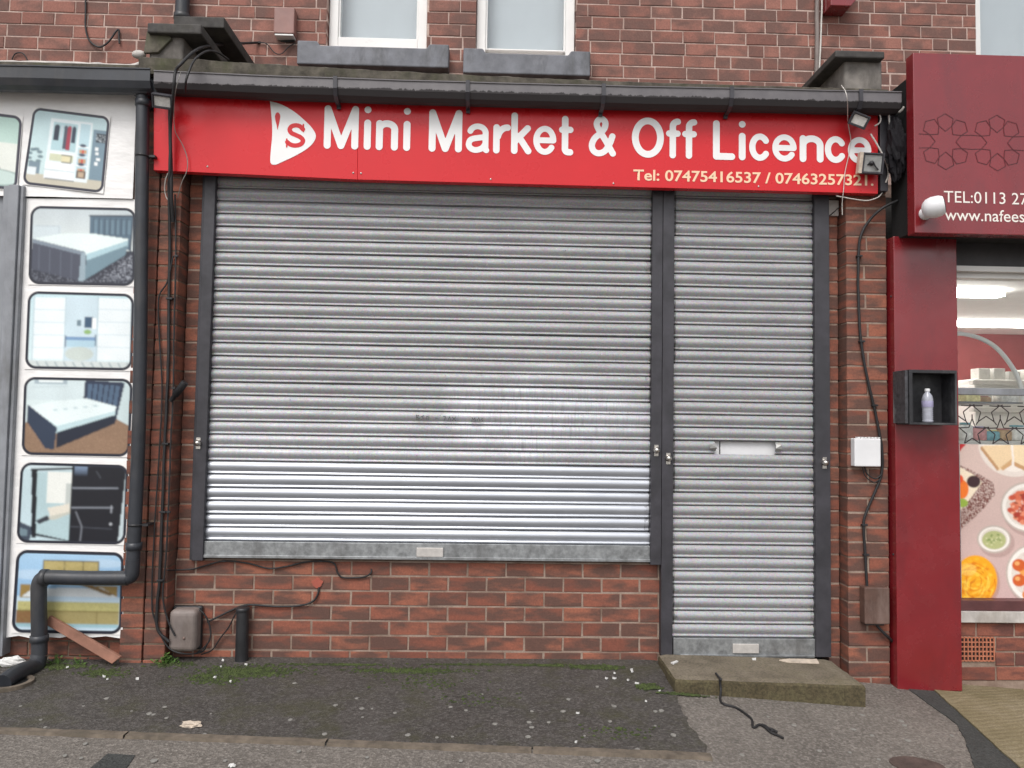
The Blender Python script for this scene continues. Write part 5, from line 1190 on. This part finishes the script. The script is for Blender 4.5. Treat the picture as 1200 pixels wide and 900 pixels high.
# glass
m = MB(); m.box(px1+.013, 6.3, .06, .066, zq1+.001, zs0-.001); m.box(px1+.001, 6.3, .06, .066, zs1+.001, at(1160, 326, .02).z-.001); m.build('pane', M['glass'], cs)
# star lattice film on the glass
m = MB(); zc1 = at(1160, 492, .055).z; pit2 = at(1190, 490, .055).x-at(1157, 490, .055).x; c0 = at(1156, 492, .055).x; L = []
for k in range(-1, 12):
    for row in (0, 1):
        cx = c0+k*pit2+row*pit2/2; cz_ = zc1+(.055 if row == 0 else -.075); rr = pit2*.48
        for s in range(5):
            a0_ = R(90+72*s); a1_ = R(90+72*(s+1)); am = R(90+72*s+36)
            L.append([(cx+rr*math.cos(a0_), cz_+rr*math.sin(a0_)), (cx+rr*.42*math.cos(am), cz_+rr*.42*math.sin(am)), (cx+rr*math.cos(a1_), cz_+rr*math.sin(a1_))])
            L.append([(cx+rr*math.cos(a0_), cz_+rr*math.sin(a0_)), (cx+rr*1.3*math.cos(a0_), cz_+rr*1.3*math.sin(a0_))])
for q_ in L:
    for a, b in zip(q_[:-1], q_[1:]):
        if min(a[0], b[0]) < px1+.015 or max(a[1], b[1]) > zs0-.05 or min(a[1], b[1]) < at(1160, 522, .055).z: continue
        d = Vector((b[0]-a[0], b[1]-a[1])); n_ = Vector((-d.y, d.x)).normalized()*.0034; yo = .0575-random.uniform(0, .0006)
        m.add([(a[0]+n_.x, yo, a[1]+n_.y), (a[0]-n_.x, yo, a[1]-n_.y), (b[0]-n_.x, yo, b[1]-n_.y), (b[0]+n_.x, yo, b[1]+n_.y)], [(0, 1, 2, 3)])
m.build('star_lattice', simple('dark_film', (.03, .022, .022), .5, bump=0), cs, fix=False)
# food poster on the lower glass
FX1 = at(1126, 600, .05).x; pw, ph = 1.9, at(1160, 521, .05).z-at(1160, 703, .05).z
r = Ras(520, int(520*ph/pw)+1, (206, 178, 168)); U = lambda px: (at(px, 600, .05).x-FX1)/pw; Vv = lambda py: (at(1160, 521, .05).z-at(1160, py, .05).z)/ph
r.vgrad(0, 0, 1, 1, (212, 188, 178), (202, 172, 168)); ar = pw/ph
def pl_ell(px, py, rx, col, al=1., sq=1.): r.ell(U(px), Vv(py), rx/400., rx/400.*ar*sq, col, al)
K = (U(1200)-U(1100))/100
def E(px, py, rx, ry, col, al=1.): r.ell(U(px), Vv(py), rx*K, ry*K*ar, col, al)
def PL(pts, col, al=1.): r.poly([(U(x), Vv(y)) for x, y in pts], col, al)
def plate(px, py, rx, ry):
    E(px+3, py+4, rx+3, ry+3, (168, 138, 132), .6); E(px, py, rx+2, ry+2, (190, 176, 166)); E(px, py, rx, ry, (240, 234, 226)); E(px, py, rx*.86, ry*.86, (222, 212, 202))
def feast(o):
    E(1190+o, 520, 42, 38, (228, 216, 206)); E(1190+o, 518, 38, 34, (240, 230, 220))
    PL([(1152+o, 523), (1186+o, 521), (1188+o, 540), (1172+o, 552), (1160+o, 540)], (234, 206, 166)); PL([(1152+o, 523), (1172+o, 549), (1170+o, 552), (1150+o, 526)], (190, 146, 104)); PL([(1174+o, 548), (1187+o, 538), (1187+o, 545), (1176+o, 552)], (206, 164, 118))
    PL([(1189+o, 521), (1222+o, 521), (1216+o, 553), (1190+o, 541)], (238, 214, 176)); PL([(1190+o, 541), (1216+o, 553), (1214+o, 557), (1190+o, 546)], (196, 152, 108))
    plate(1206+o, 594, 31, 27)
    for k in range(70): a = random.uniform(0, 6.28); q_ = 24*math.sqrt(random.random()); E(1206+o+q_*math.cos(a), 594+q_*.8*math.sin(a), 4, 3, random.choice([(196, 84, 60), (214, 110, 80), (170, 60, 46), (226, 140, 108)]))
    plate(1165+o, 632, 18, 14)
    E(1165+o, 633, 14, 10.5, (178, 182, 128))
    for k in range(30): a = random.uniform(0, 6.28); q_ = random.uniform(0, 11); E(1165+o+q_*math.cos(a), 633+q_*.7*math.sin(a), 1.2, 1, random.choice([(128, 146, 84), (206, 206, 160)]))
    plate(1212+o, 672, 32, 32)
    for k in range(24): a = k*.9; q_ = 3+k*1.0; E(1212+o+q_*math.cos(a), 672+q_*math.sin(a), 8, 7, random.choice([(222, 130, 60), (206, 96, 44), (232, 160, 84)])); E(1210+o+q_*math.cos(a), 670+q_*math.sin(a), 3, 2.4, (244, 190, 120), .7)
    for k in range(60): a = random.uniform(0, 6.28); q_ = 22*math.sqrt(random.random()); E(1206+o+q_*math.cos(a), 594+q_*.8*math.sin(a), 1.6, 1.1, random.choice([(244, 190, 160), (146, 44, 36), (232, 150, 120), (120, 60, 40)]), .8)
    E(1146+o, 683, 25, 29, (176, 130, 110), .6); E(1143+o, 680, 25, 28, (242, 168, 32))
    for k in range(60): a = random.uniform(0, 6.28); q_ = 23*math.sqrt(random.random()); E(1143+o+q_*math.cos(a), 680+q_*1.1*math.sin(a), 2.6, 1.4, random.choice([(252, 206, 70), (226, 130, 20), (248, 186, 48)]), .8)
    for k in range(46):
        cx_, cy_, rr_, a_ = 1143+o+random.uniform(-8, 8), 684+random.uniform(-8, 8), random.uniform(6, 21), random.uniform(0, 6.28)
        pts_ = [(U(cx_+rr_*math.cos(a_+t_*.25)), Vv(cy_+rr_*1.05*math.sin(a_+t_*.25))) for t_ in range(6)]
        if max((cx_-1143-o)**2, 0)+rr_**2 < 620: r.line(pts_, .0028, random.choice([(255, 222, 96), (222, 120, 14), (250, 196, 60), (206, 104, 10)]), .75)
    E(1134+o, 668, 10, 7, (255, 226, 130), .35); E(1150+o, 702, 14, 5, (196, 96, 20), .35)
    cake = [(1110+o, 545), (1130+o, 547), (1150+o, 557), (1165+o, 566), (1167+o, 580), (1150+o, 600), (1130+o, 618), (1110+o, 632)]
    PL(cake, (120, 66, 58)); r.speck(0, 0, 1, 1, (232, 214, 204), .38, .95, [(U(x), Vv(y)) for x, y in cake]); r.speck(0, 0, 1, 1, (86, 40, 36), .2, .9, [(U(x), Vv(y)) for x, y in cake])
    PL([(1110+o, 549), (1128+o, 549), (1146+o, 559), (1152+o, 566), (1134+o, 590), (1118+o, 606), (1110+o, 606)], (238, 222, 196)); E(1128+o, 574, 8, 11, (236, 120, 40)); E(1142+o, 565, 8, 7, (62, 40, 44)); E(1128+o, 590, 7, 5, (150, 176, 70)); E(1122+o, 562, 8, 6, (226, 80, 40))
for o_ in (0, 130, 260, 390): feast(o_)
PL([(1126, 521), (1134, 521), (1126, 530)], (190, 40, 44))
r.soft(2, .035); fpz = at(1160, 521, .05).z
t = thing('food_poster', 'printed poster of cakes and snacks on pink ground along the bottom of the shop window', 'poster', (FX1+pw/2, .05, fpz-ph))
r.mesh('poster_print', [(FX1, .052, fpz), (FX1+pw, .052, fpz), (FX1+pw, .052, fpz-ph+.002), (FX1, .052, fpz-ph+.002)], t)
m = MB(); m.box(FX1, FX1+pw, .0535, .0585, fpz-ph+.002, fpz); m.build('poster_sheet', M['white_vinyl'], t)
# curved glass display counter inside
ct = thing('display_counter', 'curved glass cake counter inside the lit shop', 'counter', (3.2, .9, -.1))
arcp = smooth_pts([at(x, y, .45) for x, y in ((1112, 391), (1130, 391.5), (1150, 397), (1168, 408), (1184, 427), (1194, 446), (1200, 470))], 6)
m = MB(); m.tube(arcp, .014, 10); m.build('glint_edge', M['upvc'], ct)  # edge tube coloured white for the bright reflection along the curved glass
m = MB(); n_ = len(arcp); m.add(arcp+[q_+Vector((0, 1.6, 0)) for q_ in arcp], [(i, i+1, n_+i+1, n_+i) for i in range(n_-1)], None, 0, True); m.build('curved_glass', M['thin_glass'], ct, fix=False)
cb0, cb1 = at(1112, 470, .45), at(1200, 470, .45); m = MB(); m.box(cb0.x, cb1.x, .44, 2.08, -.14, cb0.z-.25); m.build('counter_body', M['counter'], ct, .01)
m = MB(); m.box(cb0.x, cb1.x, .46, 2.06, cb0.z-.01, cb0.z); m.build('glass_shelf', M['grey_metal'], ct)
cols = [('cream', (.8, .68, .35)), ('pink', (.6, .3, .3)), ('teal', (.2, .4, .45)), ('tan', (.5, .33, .2)), ('white', (.75, .73, .7)), ('lilac', (.4, .36, .5))]
cm = [simple(n__+'_icing', c_, .6, var=.3, vs=40, bump=.2) for n__, c_ in cols]
def cake(x, y, z, w2, h2, d2, i, lab, name='cake'):
    m = MB(); m.lathe([(w2*.9, 0), (w2, .006), (w2, h2*.8), (w2*.92, h2*.97), (w2*.5, h2), (.001, h2*1.02)], (x, y, z), 'Z', 18)
    t = thing(name, lab, 'cake', (x, y, z), 'cakes on the counter shelves'); m.build('sponge', cm[i], t)
    m = MB(); m.lathe([(w2*.45, h2*1.005), (w2*.72, h2*1.0), (w2*.75, h2*1.12), (w2*.5, h2*1.14), (.001, h2*1.06)], (x, y, z), 'Z', 16); m.build('icing', cm[(i+4) % 6], t)
zsf = cb0.z+.001; names = ['cream', 'pink', 'teal', 'tan', 'white', 'lilac']
k = 0
c_ = at(1137, 452, .55); m = MB(); m.box(c_.x-.05, c_.x+.05, .52, .62, zsf, zsf+.085); tag(m.build('cake_box', cm[0], None, .006), 'pale yellow cake box on the counter shelf behind the glass', 'box')
m = MB(); c_ = at(1170, 440, 1.2)
zlow = cb0.z-.249
for x_, i, w2, h2 in ((1131, 4, .045, .10), (1146, 1, .05, .08), (1160, 2, .055, .06), (1175, 3, .05, .07), (1191, 4, .055, .09)):
    q_ = at(x_, 500, .56); cake(q_.x, .56, zlow, w2, h2, 0, i, '%s iced cake in the front row low in the glass counter' % names[i] if i != 4 else ('narrow white iced cake low in the counter nearest the pillar' if x_ < 1140 else 'broad white iced cake low in the counter at the right'))
for x_, i, w2, h2 in ((1150, 3, .06, .05), (1178, 4, .08, .08)):
    q_ = at(x_, 455, .95); cake(q_.x, .95, zsf, w2, h2, 0, i, '%s iced cake on the upper counter shelf' % names[i])
# back shelf with boxes
t = thing('back_shelf', 'white shelving unit with stacked boxes at the back of the lit shop', 'shelf', (4.6, 3.6, -.1))
m = MB(); a, b = at(1142, 444, 3.4), at(1240, 444, 3.4); m.box(a.x, b.x, 3.4, 3.9, -.14, a.z); m.build('carcass', M['room_white'], t, .01)
for j in range(3):
    m = MB(); m.box(a.x-.06, b.x+.05, 3.33, 3.399, a.z-.06-.28*j, a.z-.02-.28*j); m.build('shelf_board', M['counter'], t)
for k in range(9):
    x_ = a.x+.12+k*.16; h2 = random.uniform(.05, .13); m = MB(); m.box(x_-.06, x_+.06, 3.42, 3.56, a.z+.001, a.z+h2); m.build('shelf_box', M['counter'], t, .004)

# ==================================================================================================
# SMALL GROUND THINGS
# ==================================================================================================
def disc(name, px, py, r_, mat, label, cat, group, h=.002, dz=.006):
    c = atG(px, py); m = MB(); n = 9; a0_ = random.uniform(0, 6)
    P = [(c.x+r_*random.uniform(.7, 1.15)*math.cos(a0_+2*math.pi*k/n), c.y+r_*random.uniform(.7, 1.1)*math.sin(a0_+2*math.pi*k/n)) for k in range(n)]
    m.hexa([(x, y, zg(x, y)+dz+h) for x, y in P], [(x, y, zg(x, y)+dz-.003) for x, y in P]); return tag(m.build(name, mat), label, cat, group)
gums = [(24, 829), (48, 845), (53, 854), (125, 820), (98, 829), (154, 835), (175, 838), (195, 843), (180, 839), (247, 838), (193, 830), (100, 873), (76, 887), (95, 890), (180, 893), (264, 893), (424, 832), (436, 832), (393, 828), (418, 820), (463, 837), (546, 834), (425, 842), (512, 866), (530, 865), (528, 830), (666, 821), (643, 848), (685, 864), (623, 854), (715, 847), (789, 863), (718, 828), (768, 835), (775, 834), (620, 848), (619, 865), (747, 880), (660, 835), (623, 835), (580, 850), (565, 815), (380, 862), (478, 863), (240, 862), (345, 802), (340, 845), (700, 806), (720, 829), (768, 852), (1000, 855), (1022, 862), (1056, 845), (1064, 868), (996, 882), (960, 880), (1115, 862), (1060, 850), (930, 850), (900, 840), (1010, 838), (1030, 890), (870, 885), (700, 893), (540, 893), (430, 889), (350, 882)]
for i, (x, y) in enumerate(gums):
    right = x > 826
    disc('gum_spot', x, y, random.uniform(.006, .014), M['gum'], 'flattened pale chewing gum spot on the dark tarmac patch' if not right and y < 860 else 'flattened pale chewing gum spot on the lighter tarmac', 'gum', 'chewing gum spots on the pavement', .0015, .0065 if not right else .001)
bits = [(711, 797), (720, 797), (736, 799), (746, 803), (720, 791), (741, 789), (773, 812), (757, 824), (677, 838), (79, 784), (122, 795), (261, 776), (259, 783), (270, 801), (252, 796), (288, 781), (675, 872), (740, 787), (161, 798), (126, 798)]
for i, (x, y) in enumerate(bits):
    c = atG(x, y); m = MB(); L_, W_ = random.uniform(.006, .013), random.uniform(.004, .007); a = random.uniform(-.6, .6); ux, uy = math.cos(a), math.sin(a)
    P = [(L_*random.uniform(.6, 1.1)*math.cos(q), W_*random.uniform(.6, 1.2)*math.sin(q)) for q in (0.3, 1.2, 2.2, 3.3, 4.4, 5.5)]; P = [(c.x+ux*p_-uy*q_, c.y+uy*p_+ux*q_) for p_, q_ in P]; zz = zg(c.x, c.y)+.0085
    m.hexa([(p_[0], p_[1], zz+random.uniform(.003, .009)) for p_ in P], [(p_[0], p_[1], zz-.002) for p_ in P]); tag(m.build('litter_scrap', M['paper']), 'tiny white litter scrap on the dark tarmac patch', 'litter', 'white litter scraps on the dark tarmac')
def flat_bit(name, pts, zf, mat, label, h=.004):
    P = [zf(x, y) for x, y in pts]; m = MB(); m.hexa([q_+Vector((0, 0, h)) for q_ in P], [q_-Vector((0, 0, .002)) for q_ in P]); return tag(m.build(name, mat), label, 'litter')
def onstep(x, y):
    d = ray(x, y); z = .03
    for _ in range(9): t_ = (z-HC)/d.z; p_ = Vector((t_*d.x, -D+t_*d.y, 0)); z = zt_(p_.x, p_.y)+.003
    return Vector((p_.x, p_.y, z))
flat_bit('paper_scrap', [(786, 777), (793, 774.5), (795, 775.5), (789, 778.5)], onstep, M['paper'], 'white paper scrap on the left end of the step')
flat_bit('card_scrap', [(913, 774), (925, 772.5), (957, 773), (960, 777.5), (940, 777), (922, 776)], onstep, M['card'], 'torn beige card lying under the right end of the door shutter')
flat_bit('paper_scrap', [(881, 772), (886, 771.5), (886, 773.5), (882, 773.5)], onstep, M['paper'], 'tiny white paper scrap by the middle of the door shutter')
crumple('leaf_scrap', 224, 853, .045, .02, .014, M['card'], 'crumpled beige leaf lying by the kerb edging', 'litter', 5)
crumple('stone_chip', 272, 899, .014, .01, .007, M['paper'], 'small pale stone on the black repair patch', 'stone', 8)
# black strap trailing off the step
P = []
for x, y in ((839, 790), (842, 794), (845, 797)): P.append(onstep(x, y)+Vector((0, 0, .004)))
q_ = onstep(845.5, 798.5); P.append(Vector((q_.x, yf-.012, q_.z-.006))); P.append(Vector((q_.x+.004, yf-.016, q_.z-.05)))
for x, y in ((844, 820), (848, 825), (862, 829), (873, 836), (881, 843), (882, 851), (885, 852), (890, 849), (896, 852), (903, 858), (910, 861), (918, 865)): P.append(atG(x, y, .006))
m = MB(); m.tube(smooth_pts(P, 6), .006, 7)
for x, y, u, v in ((893, 849, 901, 854), (899, 853, 911, 858), (903, 857, 909, 857)): m.tube([atG(x, y, .01), atG((x+u)/2, (y+v)/2-1, .013), atG(u, v, .008)], .006, 6)
tag(m.build('strap', M['cable'], fix=False), 'black frayed strap trailing from the step onto the pavement', 'strap')
